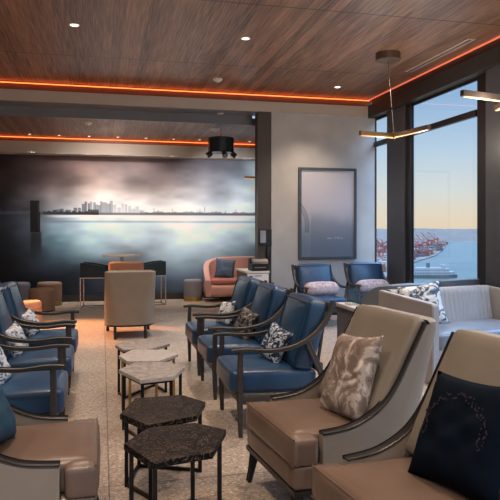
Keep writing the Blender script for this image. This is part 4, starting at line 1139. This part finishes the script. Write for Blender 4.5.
# sky portals in the window openings
for (a, b_) in ((9.80, 10.4), (7.22, 9.02), (2.9, 6.10), (-0.9, 2.2), (-3.2, -1.6)):
    l = bpy.data.lights.new('window_portal', 'AREA'); l.shape = 'RECTANGLE'; l.size = b_ - a; l.size_y = 3.4
    o = bpy.data.objects.new('window_portal', l); C.objects.link(o)
    o.location = (XW + 0.04, (a + b_) / 2, 1.8)
    o.rotation_euler = (Vector((-1, 0, 0))).to_track_quat('-Z', 'Y').to_euler()
    l.cycles.is_portal = True
# low sun outside lighting the harbour and raking through the windows behind the camera
light('SUN', 'sun', (-30, -30, 30), 1.8, (1.0, 0.80, 0.60), None, angle=D(2)).rotation_euler = (D(60), 0, D(-50))
l = bpy.data.lights.new('window_portal', 'AREA'); l.shape = 'RECTANGLE'; l.size = XW + 3.6; l.size_y = 3.4  # sky portal for the added back-wall windows
o = bpy.data.objects.new('window_portal', l); C.objects.link(o); o.location = ((XW - 3.6) / 2, YB - 0.1, 1.8)
o.rotation_euler = (Vector((0, 1, 0))).to_track_quat('-Z', 'Y').to_euler(); l.cycles.is_portal = True
WARM = (1.0, 0.80, 0.62)
for x in (-2.3, -0.31, 1.72, 3.4):
    for y in (-1.4, 0.9, 3.1, 5.3, 7.46, 9.62):
        light('SPOT', 'downlight_lamp', (x, y, ZC - 0.03), 105, WARM, (x, y, 0), spot_size=D(95), spot_blend=0.9, shadow_soft_size=0.06)
for (x, y) in ((3.55, 7.6), (3.95, 7.2), (3.45, 5.1), (3.9, 5.4), (3.6, 2.4), (3.6, -0.4)):  # points at the two pendants, plus unseen ones added to brighten ceiling and walls
    light('POINT', 'pendant_level_fill', (x, y, 2.62), 9, (1.0, 0.84, 0.70), None, shadow_soft_size=0.05)
for x in (-2.6, -0.6, 1.4):  # unseen points without any pendant, added to lift the upper room
    for y in (-0.6, 2.2): light('POINT', 'pendant_level_fill', (x, y, 2.62), 6, (1.0, 0.84, 0.70), None, shadow_soft_size=0.05)
# mural washers
for x in FX:
    light('SPOT', 'mural_wash_lamp', (x, 12.84, 3.33), 55, (1.0, 0.88, 0.78), (x, 13.45, 1.0), spot_size=D(60), spot_blend=1.0, shadow_soft_size=0.04)
# drum spots; the first is an unseen source between the drums, no fixture
light('SPOT', 'drum_area_spot', (0.1, 11.6, 3.3), 70, (1.0, 0.88, 0.8), (0.3, 13.6, 1.7), spot_size=D(120), spot_blend=1.0, shadow_soft_size=0.08)
light('SPOT', 'drum_area_spot', (2.3, 11.4, 2.8), 60, (0.85, 0.93, 1.0), (2.7, 13.6, 2.3), spot_size=D(70), spot_blend=1.0, shadow_soft_size=0.06)
light('SPOT', 'drum_area_spot', (-1.85, 11.15, 2.7), 1000, (1.0, 0.42, 0.18), (-0.3, 9.7, 0), spot_size=D(46), spot_blend=0.8, shadow_soft_size=0.05)
light('SPOT', 'drum_area_spot', (2.2, 11.0, 2.8), 90, (1.0, 0.8, 0.62), (1.9, 12.6, 0.9), spot_size=D(60), spot_blend=0.8, shadow_soft_size=0.05)

# ------------------------------------------------------------------ camera
cam = bpy.data.cameras.new('camera'); co = bpy.data.objects.new('camera', cam); C.objects.link(co)
co.location = (0, 0, 1.5); co.rotation_euler = (PI / 2, 0, -A)
cam.sensor_width = 36; cam.lens = 36 * F / 500; cam.shift_y = -0.04; cam.clip_end = 30000; cam.clip_start = 0.05
sc = bpy.context.scene; sc.camera = co
sc.view_settings.view_transform = 'Standard'; sc.view_settings.look = 'None'; sc.view_settings.gamma = 1; sc.view_settings.exposure = 0.75
sc.view_settings.use_curve_mapping = False
sc.cycles.max_bounces = 8; sc.cycles.diffuse_bounces = 5; sc.cycles.transparent_max_bounces = 12
sc.cycles.use_denoising = True; sc.cycles.sample_clamp_indirect = 4.0
